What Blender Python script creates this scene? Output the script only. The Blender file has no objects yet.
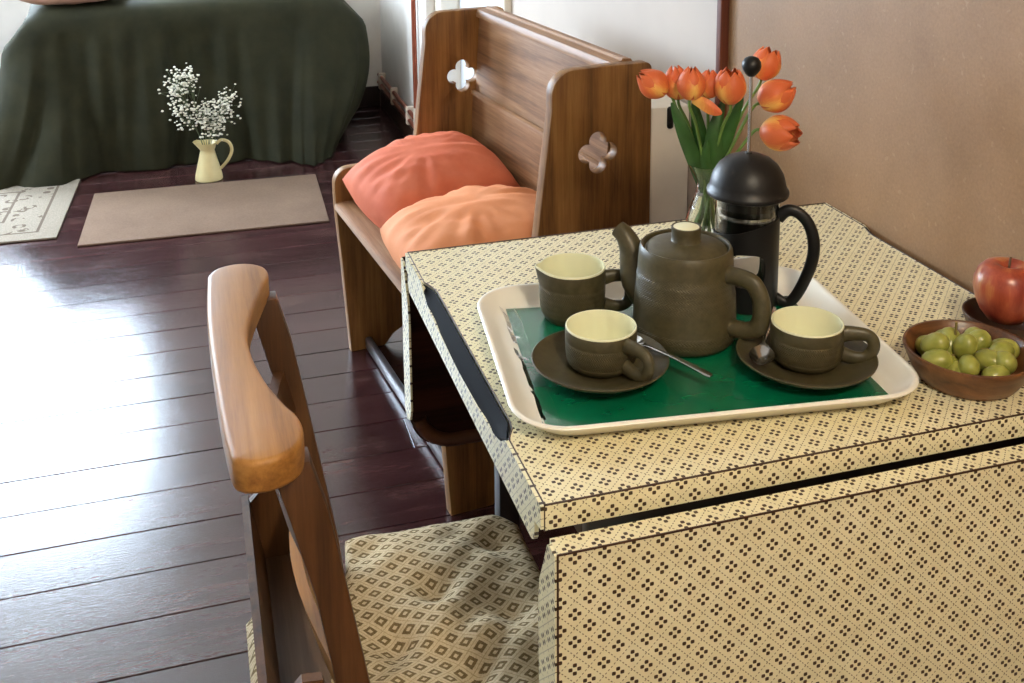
import bpy, bmesh, math, random
from mathutils import Vector, Matrix
random.seed(7)
PI = math.pi
scn = bpy.context.scene
COL = scn.collection

# ------------------------------------------------------------------ camera
cam_d = bpy.data.cameras.new('camera'); cam = bpy.data.objects.new('camera', cam_d); COL.objects.link(cam)
F_PX, PY = 1096.4, 37.15
th, ro, ya = math.radians(10.76), math.radians(-0.569), math.radians(16.444)
fw = Vector((math.sin(ya)*math.cos(th), math.cos(ya)*math.cos(th), -math.sin(th)))
rt = Vector((math.cos(ya), -math.sin(ya), 0)); up = rt.cross(fw)
r2 = rt*math.cos(ro) + up*math.sin(ro); u2 = up*math.cos(ro) - rt*math.sin(ro)
cam.matrix_world = Matrix(((r2.x, u2.x, -fw.x, -0.270), (r2.y, u2.y, -fw.y, -0.8272), (r2.z, u2.z, -fw.z, 1.3346), (0, 0, 0, 1)))
cam_d.sensor_width = 36; cam_d.lens = 36*F_PX/1024; cam_d.shift_y = -(341.5-PY)/1024
cam_d.clip_start = .02
scn.camera = cam

# ------------------------------------------------------------------ world, light, exposure
w = bpy.data.worlds.new('overcast_sky'); scn.world = w; w.use_nodes = True
bg = w.node_tree.nodes['Background']; bg.inputs[0].default_value = (.68, .83, 1, 1); bg.inputs[1].default_value = 50.0
vs = scn.view_settings
vs.view_transform = 'Standard'; vs.look = 'None'; vs.gamma = 1; vs.use_curve_mapping = False; vs.exposure = -0.10
LAMP_W = 50
WIN2 = (3.0, 3.75, .95, 2.0)           # unseen left wall window, added for more light from the left: y0, y1, z0, z1 at x = -2.6
WIN1 = (-2.3, -.60, .72, 1.95)        # back wall window: x0, x1, z0, z1 at y = 4.4
def portal(name, loc, rot, sx, sy):
    l = bpy.data.lights.new(name, 'AREA'); l.shape = 'RECTANGLE'; l.size = sx; l.size_y = sy; l.cycles.is_portal = True
    o = bpy.data.objects.new(name, l); o.location = loc; o.rotation_euler = rot; COL.objects.link(o)
portal('window_daylight', ((WIN1[0]+WIN1[1])/2, 4.47, (WIN1[2]+WIN1[3])/2), (-PI/2, 0, 0), WIN1[1]-WIN1[0], WIN1[3]-WIN1[2])
portal('added_window_portal', (-2.67, (WIN2[0]+WIN2[1])/2, (WIN2[2]+WIN2[3])/2), (0, -PI/2, 0), WIN2[3]-WIN2[2], WIN2[1]-WIN2[0])

# ------------------------------------------------------------------ materials
def srgb(r, g, b):
    f = lambda c: (c/255/12.92) if c/255 <= .04045 else ((c/255+.055)/1.055)**2.4
    return (f(r), f(g), f(b), 1)
class NB:
    def __init__(s, name, rough=.5, color=(.5, .5, .5, 1), spec=.5, metal=0):
        s.m = bpy.data.materials.new(name); s.m.use_nodes = True; s.t = s.m.node_tree
        s.b = s.t.nodes['Principled BSDF']
        s.b.inputs['Base Color'].default_value = color; s.b.inputs['Roughness'].default_value = rough
        s.b.inputs['Specular IOR Level'].default_value = spec; s.b.inputs['Metallic'].default_value = metal
    def n(s, typ, **kw):
        nd = s.t.nodes.new(typ)
        for k, v in kw.items(): setattr(nd, k, v)
        return nd
    def ln(s, a, b): s.t.links.new(a, b)
    def put(s, sock, v):
        if isinstance(v, bpy.types.NodeSocket): s.ln(v, sock)
        else: sock.default_value = v
    def M(s, op, a, b=0., c=None):
        nd = s.n('ShaderNodeMath', operation=op); s.put(nd.inputs[0], a); s.put(nd.inputs[1], b)
        if c is not None: s.put(nd.inputs[2], c)
        return nd.outputs[0]
    def mix(s, fac, a, b):
        nd = s.n('ShaderNodeMix', data_type='RGBA'); s.put(nd.inputs[0], fac); s.put(nd.inputs[6], a); s.put(nd.inputs[7], b)
        return nd.outputs[2]
    def coords(s, scale=(1, 1, 1), loc=(0, 0, 0), rot=(0, 0, 0), kind='Object'):
        tc = s.n('ShaderNodeTexCoord'); mp = s.n('ShaderNodeMapping')
        mp.inputs['Scale'].default_value = scale; mp.inputs['Location'].default_value = loc; mp.inputs['Rotation'].default_value = rot
        s.ln(tc.outputs[kind], mp.inputs[0]); return mp.outputs[0]
    def noise(s, vec, scale=5, detail=4, rough=.5, dist=0):
        nd = s.n('ShaderNodeTexNoise'); s.ln(vec, nd.inputs['Vector']); nd.inputs['Scale'].default_value = scale
        nd.inputs['Detail'].default_value = detail; nd.inputs['Roughness'].default_value = rough; nd.inputs['Distortion'].default_value = dist
        return nd.outputs[0]
    def ramp(s, fac, stops):
        nd = s.n('ShaderNodeValToRGB'); s.ln(fac, nd.inputs[0]); el = nd.color_ramp.elements
        while len(el) < len(stops): el.new(.5)
        for e, (p, c) in zip(el, stops): e.position = p; e.color = c
        return nd.outputs[0]
    def xyz(s, vec):
        nd = s.n('ShaderNodeSeparateXYZ'); s.ln(vec, nd.inputs[0]); return nd.outputs
    def base(s, v): s.put(s.b.inputs['Base Color'], v)
    def rough(s, v): s.put(s.b.inputs['Roughness'], v)
    def bump(s, h, strength=.3, dist=.002):
        nd = s.n('ShaderNodeBump'); nd.inputs['Strength'].default_value = strength; nd.inputs['Distance'].default_value = dist
        s.ln(h, nd.inputs['Height']); s.ln(nd.outputs[0], s.b.inputs['Normal'])
def plain(name, col, rough=.5, spec=.5, metal=0, var=.12, scale=30, bump=0):
    k = NB(name, rough, col, spec, metal)
    v = k.noise(k.coords(), scale, 4)
    d = tuple(c*(1-var) for c in col[:3])+(1,); l = tuple(min(1, c*(1+var)) for c in col[:3])+(1,)
    k.base(k.ramp(v, [(.3, d), (.7, l)]))
    if bump: k.bump(v, bump, .002)
    return k.m
def wood(name, dark, mid, light, axis='z', rough=.45, scale=1., rings=9, bump=.08, vary=False, spec=.5):
    k = NB(name, rough, spec=spec)
    st = {'x': (.045, 1, 1), 'y': (1, .045, 1), 'z': (1, 1, .045)}[axis]
    c = k.coords(tuple(a*scale for a in st))
    if vary:
        oi = k.n('ShaderNodeObjectInfo'); ad = k.n('ShaderNodeVectorMath', operation='ADD'); k.ln(c, ad.inputs[0])
        cb = k.n('ShaderNodeCombineXYZ'); k.ln(k.M('MULTIPLY', oi.outputs['Random'], 37.), cb.inputs[0]); k.ln(k.M('MULTIPLY', oi.outputs['Random'], 17.), cb.inputs[2])
        k.ln(cb.outputs[0], ad.inputs[1]); c = ad.outputs[0]
    big = k.noise(c, rings, 2, .5, .25)
    fr = k.M('PINGPONG', k.M('MULTIPLY', big, 6.), .5)
    fine = k.noise(c, 140, 4, .7)
    h = k.M('ADD', k.M('ADD', k.M('MULTIPLY', fr, .55), k.M('MULTIPLY', k.noise(k.coords(), 7, 4), .30)), k.M('MULTIPLY', k.M('SUBTRACT', fine, .5), .7))
    k.base(k.ramp(h, [(-.0, dark), (.30, mid), (.62, light)]))
    k.bump(fine, bump, .002)
    return k.m
PER = .027
LX, LY = .343*PER, .653*PER
def laminate(name, a, b, oa, ob):
    """cream laminate printed with four-dot groups and dashed diagonals; a, b are the object axes it lies in"""
    k = NB(name, .33, spec=.5)
    x = k.xyz(k.coords()); U = k.M('DIVIDE', k.M('SUBTRACT', x[a], oa), PER); V = k.M('DIVIDE', k.M('SUBTRACT', x[b], ob), PER)
    s, t = k.M('ADD', U, V), k.M('SUBTRACT', U, V)
    cell = lambda q: k.M('ABSOLUTE', k.M('SUBTRACT', k.M('FRACT', k.M('ADD', q, .5)), .5))
    ds, dt = cell(s), cell(t)
    ex, ey = k.M('ABSOLUTE', k.M('SUBTRACT', ds, .15)), k.M('ABSOLUTE', k.M('SUBTRACT', dt, .15))
    dot = k.M('LESS_THAN', k.M('ADD', k.M('POWER', ex, 1.3), k.M('POWER', ey, 1.3)), .064)
    def dash(p, q):
        on = k.M('LESS_THAN', k.M('ABSOLUTE', k.M('SUBTRACT', p, .5)), .025)
        return k.M('MULTIPLY', on, k.M('LESS_THAN', k.M('FRACT', k.M('MULTIPLY', q, 5.)), .5))
    da = k.M('MAXIMUM', dash(ds, t), dash(dt, s))
    nz = k.noise(k.coords(), 40, 3)
    cream = k.ramp(nz, [(.3, srgb(231, 221, 180)), (.7, srgb(238, 230, 192))])
    c = k.mix(k.M('MULTIPLY', da, .85), cream, srgb(96, 74, 34)); c = k.mix(dot, c, srgb(66, 48, 28))
    k.base(c); return k.m
LAM_TOP = laminate('laminate_top', 0, 1, LX, LY)
LAM_FRONT = laminate('laminate_front', 0, 2, LX, .7065)
LAM_LEAF = laminate('laminate_leaf', 0, 2, .013, .7245)
LAM_END = laminate('laminate_end', 1, 2, LY, .7065)
BROWN_EDGE = plain('laminate_edge_brown', srgb(62, 38, 22), .5)
BLACK_GRIP = plain('black_plastic_grip', srgb(14, 14, 17), .75, .08)
DARK_WOOD = wood('dark_stained_wood', srgb(22, 11, 8), srgb(46, 22, 16), srgb(66, 34, 22), 'x', .4)
DULL_WOOD = wood('dull_dark_wood', srgb(22, 11, 8), srgb(46, 22, 16), srgb(66, 34, 22), 'x', .85, spec=.1)
BENCH_V = wood('pine_bench_upright', srgb(82, 52, 25), srgb(130, 90, 47), srgb(158, 117, 66), 'z', .5, spec=.3)
BENCH_H = wood('pine_bench_plank', srgb(96, 65, 40), srgb(144, 105, 71), srgb(174, 135, 99), 'y', .5, spec=.3)
CHAIR_L = wood('chair_rail_wood', srgb(112, 72, 30), srgb(158, 110, 52), srgb(182, 134, 72), 'y', .45, rings=6, spec=.4)
CHAIR_D = wood('chair_frame_wood', srgb(48, 29, 14), srgb(84, 54, 29), srgb(108, 73, 42), 'z', .42, spec=.4)
WHITE_PAINT = plain('white_wall_paint', srgb(192, 179, 167), .7, .3, var=.03, scale=6, bump=.05)
CREAM_PAINT = plain('cream_gloss_paint', srgb(236, 228, 212), .3, .5, var=.02)
GREY_WALL = plain('offwhite_wall_paint', srgb(222, 216, 208), .6, .3, var=.05, scale=8)
TRIM_BROWN = wood('trim_brown', srgb(58, 24, 14), srgb(96, 44, 26), srgb(118, 58, 34), 'z', .4)
COPPER = plain('painted_copper_pipe', srgb(150, 80, 58), .35, .5, .6)
IVORY_CLIP = plain('ivory_pipe_clip', srgb(214, 198, 180), .5)
OLIVE = None
def stoneware():
    k = NB('brown_stoneware', .42, spec=.4)
    c = k.coords(); x = k.xyz(c); v = k.noise(c, 120, 5, .6)
    k.base(k.ramp(v, [(.3, srgb(64, 58, 37)), (.7, srgb(80, 73, 49))]))
    ang = k.M('MULTIPLY', k.M('ARCTAN2', x[1], x[0]), 96/(2*PI))
    row = k.M('ABSOLUTE', k.M('SUBTRACT', k.M('FRACT', k.M('MULTIPLY', x[2], 150.)), .5))
    chev = k.M('PINGPONG', k.M('ADD', ang, k.M('MULTIPLY', row, 2.2)), .5)
    at = k.n('ShaderNodeAttribute'); at.attribute_name = 'band'
    chev = k.M('MULTIPLY', chev, at.outputs['Fac'])
    nd = k.n('ShaderNodeBump'); nd.inputs['Strength'].default_value = .55; nd.inputs['Distance'].default_value = .0012
    k.ln(chev, nd.inputs['Height']); k.ln(nd.outputs[0], k.b.inputs['Normal'])
    return k.m
OLIVE = stoneware()
GLAZE = plain('pale_celadon_glaze', srgb(232, 232, 198), .2, .5, var=.03)
STEEL = plain('polished_steel', srgb(200, 198, 194), .18, .5, 1, var=.03)
BLACKP = plain('black_plastic', srgb(20, 19, 19), .42, .35, var=.1)
def glass(name, col=(1, 1, 1, 1), rough=.0):
    k = NB(name, rough, col); k.b.inputs['Transmission Weight'].default_value = 1; k.b.inputs['IOR'].default_value = 1.45
    return k.m
GLASS = glass('clear_glass')

# ------------------------------------------------------------------ mesh helpers
def smooth(me, ang=35):
    for p in me.polygons: p.use_smooth = True
    me.set_sharp_from_angle(angle=math.radians(ang))
def obj(name, bm_or_me, mat=None, parent=None, sm=35):
    if isinstance(bm_or_me, bmesh.types.BMesh):
        me = bpy.data.meshes.new(name); bm_or_me.to_mesh(me); bm_or_me.free()
    else: me = bm_or_me
    if sm: smooth(me, sm)
    for m in (mat if isinstance(mat, (list, tuple)) else [mat]):
        if m: me.materials.append(m)
    o = bpy.data.objects.new(name, me); COL.objects.link(o)
    if parent: o.parent = parent
    return o
def tag(o, label, cat, group=None):
    o['label'] = label; o['category'] = cat
    if group: o['group'] = group
    return o
def thing(name, label, cat, loc=(0, 0, 0), rz=0, group=None):
    o = bpy.data.objects.new(name, None); COL.objects.link(o); o.location = loc; o.rotation_euler = (0, 0, rz); o.empty_display_size = .05
    return tag(o, label, cat, group)
def struct(o, label=None, cat=None):
    o['kind'] = 'structure'
    if label: o['label'] = label
    if cat: o['category'] = cat
    return o
def add_box(bm, p0, p1, M=None, bev=0, seg=2):
    r = bmesh.ops.create_cube(bm, size=1); vs_ = r['verts']
    for v in vs_:
        v.co = Vector([(p0[i]+p1[i])/2 + v.co[i]*(p1[i]-p0[i]) for i in range(3)])
    if bev:
        es = list({e for v in vs_ for e in v.link_edges})
        g = bmesh.ops.bevel(bm, geom=es, offset=bev, segments=seg, profile=.5, affect='EDGES')
        vs_ = list({v for f in g['faces'] for v in f.verts})
    if M is not None: bmesh.ops.transform(bm, matrix=M, verts=vs_)
def box(p0, p1, M=None, bev=0, seg=2):
    bm = bmesh.new(); add_box(bm, p0, p1, M, bev, seg); return bm
def lathe(prof, seg=48, z0=0, band=None, mats=None, close=False):
    """prof: list of (r, z); returns mesh. band: set of profile segments that carry the chevron band"""
    bm = bmesh.new(); rings = []
    for r, z in prof:
        if r < 1e-6: rings.append([bm.verts.new((0, 0, z))])
        else: rings.append([bm.verts.new((r*math.cos(2*PI*i/seg), r*math.sin(2*PI*i/seg), z)) for i in range(seg)])
    for j in range(len(rings)-1):
        a, b = rings[j], rings[j+1]
        for i in range(seg):
            k = (i+1) % seg
            if len(a) == 1 and len(b) == 1: continue
            if len(a) == 1: f = bm.faces.new((a[0], b[k], b[i]))
            elif len(b) == 1: f = bm.faces.new((a[i], a[k], b[0]))
            else: f = bm.faces.new((a[i], a[k], b[k], b[i]))
            if mats: f.material_index = mats[j]
    me = bpy.data.meshes.new('lathe'); bm.normal_update(); bm.to_mesh(me); bm.free()
    if band:
        at = me.attributes.new('band', 'FLOAT', 'POINT'); i = 0; vals = []
        for j, (r, z) in enumerate(prof): vals += [1. if j in band else 0.]*(1 if r < 1e-6 else seg)
        at.data.foreach_set('value', vals)
    return me
def catmull(pts, n=6):
    P = [Vector(p) for p in pts]; out = []
    for i in range(len(P)-1):
        a, b, c, d = P[max(i-1, 0)], P[i], P[i+1], P[min(i+2, len(P)-1)]
        for k in range(n):
            t = k/n; out.append(.5*((2*b)+(c-a)*t+(2*a-5*b+4*c-d)*t*t+(3*b-a-3*c+d)*t**3))
    out.append(P[-1]); return out
def add_tube(bm, pts, rad, seg=10, flat=1., up=Vector((0, 0, 1)), caps=True):
    """pts: vectors; rad: number or list; flat: section scale along the second axis"""
    pts = [Vector(p) for p in pts]; n = len(pts); rings = []; prev = None
    for i, p in enumerate(pts):
        t = (pts[min(i+1, n-1)]-pts[max(i-1, 0)]).normalized()
        if prev is None:
            a = up.cross(t)
            if a.length < .05: a = Vector((1, 0, 0)).cross(t)
        else: a = prev - t*prev.dot(t)
        a.normalize(); prev = a; b = t.cross(a)
        r = rad[i] if isinstance(rad, (list, tuple)) else rad
        fl = flat[i] if isinstance(flat, (list, tuple)) else flat
        rings.append([bm.verts.new(p + a*r*math.cos(2*PI*k/seg) + b*r*fl*math.sin(2*PI*k/seg)) for k in range(seg)])
    for j in range(n-1):
        for k in range(seg):
            q = (k+1) % seg; bm.faces.new((rings[j][k], rings[j][q], rings[j+1][q], rings[j+1][k]))
    if caps: bm.faces.new(rings[0][::-1]); bm.faces.new(rings[-1])
def tube(pts, rad, seg=10, flat=1., up=Vector((0, 0, 1)), caps=True):
    bm = bmesh.new(); add_tube(bm, pts, rad, seg, flat, up, caps); return bm
def lerp(a, b, t): return a+(b-a)*t
def resample(vals, n):
    out = []
    for i in range(n):
        t = i/(n-1)*(len(vals)-1); j = min(int(t), len(vals)-2); out.append(lerp(vals[j], vals[j+1], t-j))
    return out
def plate(outlines, thick, M, bevel=0., res=1):
    """flat board with holes: 2D outlines (first outer, then holes), extruded along local z 0..thick, placed by M"""
    cu = bpy.data.curves.new('plate', 'CURVE'); cu.dimensions = '2D'; cu.fill_mode = 'BOTH'
    cu.extrude = max(thick/2-bevel, 1e-5); cu.bevel_depth = bevel; cu.bevel_resolution = res
    if bevel: cu.offset = -bevel
    for ol in outlines:
        sp = cu.splines.new('POLY'); sp.points.add(len(ol)-1); sp.use_cyclic_u = True
        for p, (x, y) in zip(sp.points, ol): p.co = (x, y, 0, 1)
    co = bpy.data.objects.new('plate', cu); me = bpy.data.meshes.new_from_object(co)
    bpy.data.objects.remove(co); bpy.data.curves.remove(cu)
    bm = bmesh.new(); bm.from_mesh(me); bpy.data.meshes.remove(me)
    bmesh.ops.remove_doubles(bm, verts=bm.verts, dist=1e-5)
    bmesh.ops.transform(bm, matrix=M @ Matrix.Translation((0, 0, thick/2)), verts=bm.verts)
    return bm
def arc(cx, cy, r, a0, a1, n=6):
    return [(cx+r*math.cos(math.radians(lerp(a0, a1, i/n))), cy+r*math.sin(math.radians(lerp(a0, a1, i/n)))) for i in range(n+1)]
def frame(o, x, y, z=None):
    x = Vector(x).normalized(); y = Vector(y).normalized(); z = x.cross(y)
    return Matrix(((x.x, y.x, z.x, o[0]), (x.y, y.y, z.y, o[1]), (x.z, y.z, z.z, o[2]), (0, 0, 0, 1)))
def rrect(w, h, r, n=6):
    return arc(w-r, r, r, -90, 0, n)+arc(w-r, h-r, r, 0, 90, n)+arc(r, h-r, r, 90, 180, n)+arc(r, r, r, 180, 270, n)

# ------------------------------------------------------------------ room shell
XL, XR, YF, YB, ZC = -2.6, .70, -1.9, 4.4, 2.45
def floor_mat():
    k = NB('dark_varnished_boards', .3, spec=.8)
    oi = k.n('ShaderNodeObjectInfo')
    ad = k.n('ShaderNodeVectorMath', operation='ADD'); cb = k.n('ShaderNodeCombineXYZ'); tc = k.n('ShaderNodeTexCoord')
    k.ln(k.M('MULTIPLY', oi.outputs['Random'], 50.), cb.inputs[0]); k.ln(tc.outputs['Object'], ad.inputs[0]); k.ln(cb.outputs[0], ad.inputs[1])
    def mp(sc):
        m = k.n('ShaderNodeMapping'); m.inputs['Scale'].default_value = sc; k.ln(ad.outputs[0], m.inputs[0]); return m.outputs[0]
    a = k.noise(mp((1, 9, 1)), 3.5, 5, .65, .5); bq = k.noise(mp((6, 60, 1)), 6, 4, .7)
    worn = k.noise(mp((1, 1.6, 1)), 4., 5, .7)
    h = k.M('ADD', k.M('MULTIPLY', a, .6), k.M('MULTIPLY', bq, .4))
    h = k.M('ADD', h, k.M('MULTIPLY', k.M('SUBTRACT', oi.outputs['Random'], .5), .12))
    c = k.ramp(h, [(.3, srgb(32, 16, 18)), (.52, srgb(60, 34, 35)), (.72, srgb(86, 56, 52))])
    c = k.mix(k.ramp(worn, [(.54, (0, 0, 0, 1)), (.80, (.55, .55, .55, 1))]), c, srgb(112, 84, 74))
    k.base(c)
    k.rough(k.ramp(k.M('ADD', k.M('MULTIPLY', worn, .6), k.M('MULTIPLY', bq, .4)), [(.3, (.10, .10, .10, 1)), (.7, (.22, .22, .22, 1))]))
    sc = k.noise(mp((3, 14, 1)), 16, 5, .75)
    k.bump(k.M('ADD', sc, k.M('MULTIPLY', bq, .6)), .10, .003)
    return k.m
FLOOR = floor_mat()
fl = struct(obj('floor', box((XL, YF, -.06), (XR, YB, -.022)), plain('floor_gap_dark', srgb(12, 7, 6), .9)))
BW = .1287
Y0 = .959-BW*math.ceil((.959-YF)/BW)
j = 0; yy = Y0
while yy < YB:
    a, b = max(yy, YF), min(yy+BW, YB)
    if b-a > .02:
        cuts = [XL]+([random.uniform(-2.0, -.9)] if j % 3 == 0 else [random.uniform(-.3, .3)] if j % 7 == 5 else [])+[XR]
        for c0, c1 in zip(cuts, cuts[1:]):
            cx, cy = (c0+c1)/2, (a+b)/2
            o = obj('plank', box((c0-cx+.0006, a-cy+.0009, -.022), (c1-cx-.0006, b-cy-.0009, random.uniform(-.0006, .0002)), bev=.0012, seg=1), FLOOR, fl)
            o.location = (cx, cy, 0)
    yy += BW; j += 1

def wall_with_hole(name, u0, u1, z0, z1, hu0, hu1, hz0, hz1, place, thick=.14):
    bm = bmesh.new()
    for a, b, c, d in ((u0, hu0, z0, z1), (hu1, u1, z0, z1), (hu0, hu1, z0, hz0), (hu0, hu1, hz1, z1)):
        add_box(bm, place(a, 0, c), place(b, thick, d))
    return struct(obj(name, bm, GREY_WALL))
PINK_WALL = plain('pale_back_wall', srgb(216, 204, 204), .7, .3, var=.03, scale=6)
wb = wall_with_hole('wall_back', XL-.14, XR+.2, -.06, ZC, WIN1[0], WIN1[1], WIN1[2], WIN1[3], lambda u, t, z: (u, YB+t, z))
wl = wall_with_hole('wall_left', YF-.14, YB, -.06, ZC, WIN2[0], WIN2[1], WIN2[2], WIN2[3], lambda u, t, z: (XL-t, u, z))
def window(name, place, u0, u1, z0, z1, nu):
    t = bpy.data.objects.new(name, None); COL.objects.link(t); struct(t)
    def bx(n, a, b, c, d, t0=.03, t1=.09, m=CREAM_PAINT): return obj(n, box(tuple(map(min, place(a, t0, c), place(b, t1, d))), tuple(map(max, place(a, t0, c), place(b, t1, d)))), m, t)
    bx('window_frame', u0, u0+.05, z0, z1); bx('window_frame', u1-.05, u1, z0, z1); bx('window_frame', u0+.05, u1-.05, z0, z0+.06); bx('window_frame', u0+.05, u1-.05, z1-.06, z1)
    W = (u1-u0-.1)/nu
    for i in range(nu):
        a = u0+.05+W*i
        if i: bx('mullion', a-.02, a+.02, z0+.06, z1-.06)
        zz = lerp(z0, z1, .66); bx('transom', a+.02 if i else a, a+W-.02 if i < nu-1 else a+W, zz-.016, zz+.016, .04, .08)
        bx('pane', a+(.02 if i else 0), a+W-(.02 if i < nu-1 else 0), z0+.06, zz-.016, .058, .061, PANE)
        bx('pane', a+(.02 if i else 0), a+W-(.02 if i < nu-1 else 0), zz+.016, z1-.06, .058, .061, PANE)
    bx('window_sill', u0-.0, u1+.0, z0-.0, z0+.012, -.08, .03)
kp = NB('window_pane_glass'); kp.t.nodes.remove(kp.b)
mx = kp.n('ShaderNodeMixShader'); mx.inputs[0].default_value = .06; gl = kp.n('ShaderNodeBsdfGlossy'); gl.inputs['Roughness'].default_value = .02
kp.ln(kp.n('ShaderNodeBsdfTransparent').outputs[0], mx.inputs[1]); kp.ln(gl.outputs[0], mx.inputs[2]); kp.ln(mx.outputs[0], kp.t.nodes['Material Output'].inputs[0])
PANE = kp.m
window('window_1', lambda u, t, z: (u, YB+t, z), *WIN1, 2)
window('added_side_window', lambda u, t, z: (XL-t, u, z), *WIN2, 2)  # added out of view to bring bluish daylight onto left-facing surfaces
struct(obj('wall_front', box((XL-.14, YF-.14, -.06), (XR+.2, YF, ZC)), WHITE_PAINT))
struct(obj('ceiling', box((XL-.14, YF-.14, ZC), (XR+.2, YB+.14, ZC+.1)), plain('ceiling_paint', srgb(232, 226, 216), .8, .3, var=.02)))
# right side: hardboard partition by the table, white wall behind the bench, door, boxed wall further on
def hardboard():
    k = NB('brown_hardboard', .55, spec=.3)
    c = k.coords(); v = k.noise(c, 9, 3); f = k.noise(c, 240, 4, .7); fl_ = k.noise(c, 90, 2)
    h = k.M('ADD', k.M('MULTIPLY', v, .45), k.M('MULTIPLY', f, .55))
    k.base(k.mix(k.M('MULTIPLY', k.M('GREATER_THAN', fl_, .70), .12), k.ramp(h, [(.3, srgb(130, 97, 63)), (.7, srgb(154, 118, 81))]), srgb(204, 172, 130))); k.bump(f, .1, .001)
    return k.m
struct(obj('wall_right', box((.672, YF, -.06), (.86, .958, ZC)), hardboard()))
wr = struct(obj('wall_white', box((XR, .985, -.06), (.86, 2.46, ZC)), WHITE_PAINT)); wr.name = 'wall_bench'
tr = bmesh.new(); add_box(tr, (.655, .958, 0), (.715, .976, ZC), bev=.003); add_box(tr, (.662, .976, 0), (.735, .985, ZC))
struct(obj('trim_1', tr, TRIM_BROWN))
struct(obj('door_1', box((.715, 2.56, 0), (.76, 3.22, 2.05), bev=.004), plain('bluish_white_door_paint', srgb(226, 230, 236), .4, .5, var=.02)))
struct(obj('trim_2', box((.675, 2.46, 0), (.78, 2.56, 2.12), bev=.008), CREAM_PAINT))
struct(obj('trim_3', box((.64, 3.22, 0), (.78, 3.32, 2.12), bev=.008), CREAM_PAINT))
struct(obj('trim_4', box((.675, 2.56, 2.05), (.78, 3.22, 2.15), bev=.008), CREAM_PAINT))
struct(obj('wall_over_door', box((.70, 2.46, 2.15), (.86, 3.32, ZC)), WHITE_PAINT)).name = 'wall_lintel'
struct(obj('wall_boxed', box((.605, 3.32, -.06), (.86, YB, ZC)), GREY_WALL)).name = 'wall_far_right'
struct(obj('baseboard_far_right', box((.592, 3.33, 0), (.605, YB, .085), bev=.003), plain('brown_baseboard', srgb(74, 52, 40), .5)))
struct(obj('baseboard_back', box((XL, YB-.014, 0), (.59, YB, .1), bev=.003), plain('dark_baseboard', srgb(40, 26, 22), .5)))

# ------------------------------------------------------------------ drop-leaf table (near left corner of its top is the world origin)
TW, TD, TZ = .666, .615, .75
tb = thing('drop_leaf_table', 'cream drop-leaf kitchen table printed with small brown four-dot pattern', 'table')
def notch_side(x0, sgn):
    """plan outline of one end with the finger recess, running from y=0 to y=TD"""
    d = [(0, 0), (.111, 0), (.118, .003), (.128, .008), (.142, .010), (.472, .010), (.488, .007), (.50, .003), (.508, 0), (TD, 0)]
    return [(x0+sgn*b, a) for a, b in d]
outl = notch_side(0, 1)[::-1]+notch_side(TW, -1)
I4 = Matrix.Identity(4)
top = obj('table_top', plate([outl], .024, Matrix.Translation((0, 0, TZ-.024))), [LAM_TOP], tb, 30)
# pattern on the vertical faces of the top comes as thin facing strips
obj('front_edge_strip', box((.0, -.0012, TZ-.0238), (TW, .0004, TZ-.0002)), LAM_FRONT, tb)
obj('back_edge_strip', box((.0, TD-.0004, TZ-.0238), (TW, TD+.0012, TZ-.0002)), LAM_FRONT, tb)
def lip_outline():
    topl = [(.0, .75), (.108, .75), (.116, .747), (.128, .739), (.15, .733), (.22, .7275), (.31, .7255), (.40, .7275), (.47, .734), (.492, .742), (.504, .748), (.512, .75), (TD, .75)]
    return [(TD-.02, .70), (.03, .70)]+arc(.03, .712, .012, -90, -180, 4)[1:]+[(.018, .724), (0, .727)]+topl+[(TD, .727), (TD-.015, .724)]+[(TD-.012, .712)]
def lip(x, s):
    M = frame((x, 0, 0), (0, 1, 0), (0, 0, 1))       # local z = +x
    if s < 0: M = Matrix.Translation((-.004, 0, 0)) @ M
    e = obj('end_lip', plate([lip_outline()], .004, M), LAM_END, tb, 30)
    # black finger grip sloping from the recessed top edge down to the scooped lip
    bm = bmesh.new(); rows = []
    N = 28
    for i in range(N+1):
        yy = lerp(.112, .507, i/N)
        ins = .0102*min(1, max(0, (yy-.111)/.03))*min(1, max(0, (.508-yy)/.034))
        e0 = min(1, max(0, (yy-.108)/.10)); e1 = min(1, max(0, (.512-yy)/.10)); dz = .0235*min(math.sin(e0*PI/2), math.sin(e1*PI/2))
        xo = x if s > 0 else x; sg = 1 if s > 0 else -1
        rows.append([bm.verts.new((xo+sg*(ins+.0012), yy, TZ-.0004)), bm.verts.new((xo+sg*(.005), yy, TZ-.003-dz*.5)), bm.verts.new((xo+sg*.0002, yy, TZ-dz-.0005)),
                     bm.verts.new((xo+sg*.0002, yy, TZ-dz-.006)), bm.verts.new((xo+sg*(ins+.0012), yy, TZ-dz-.006))])
    for r0, r1 in zip(rows, rows[1:]):
        for k in range(5): bm.faces.new((r0[k], r0[(k+1) % 5], r1[(k+1) % 5], r1[k]))
    bm.faces.new(rows[0]); bm.faces.new(rows[-1][::-1]); bmesh.ops.recalc_face_normals(bm, faces=bm.faces)
    g = obj('finger_grip', bm, BLACK_GRIP, tb, 60); g['label'] = 'black moulded finger grip'
lip(-.004, 1); lip(TW+.004, -1)
eb = bmesh.new()
for p, q in (((0, 0, TZ), (TW, 0, TZ)), ((0, TD, TZ), (TW, TD, TZ)), ((0, 0, TZ), (0, 0, TZ-.024)), ((TW, 0, TZ), (TW, 0, TZ-.024))):
    a_, b_ = Vector(p), Vector(q); add_box(eb, [min(u, v)-.0009 for u, v in zip(a_, b_)], [max(u, v)+.0009 for u, v in zip(a_, b_)])
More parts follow.
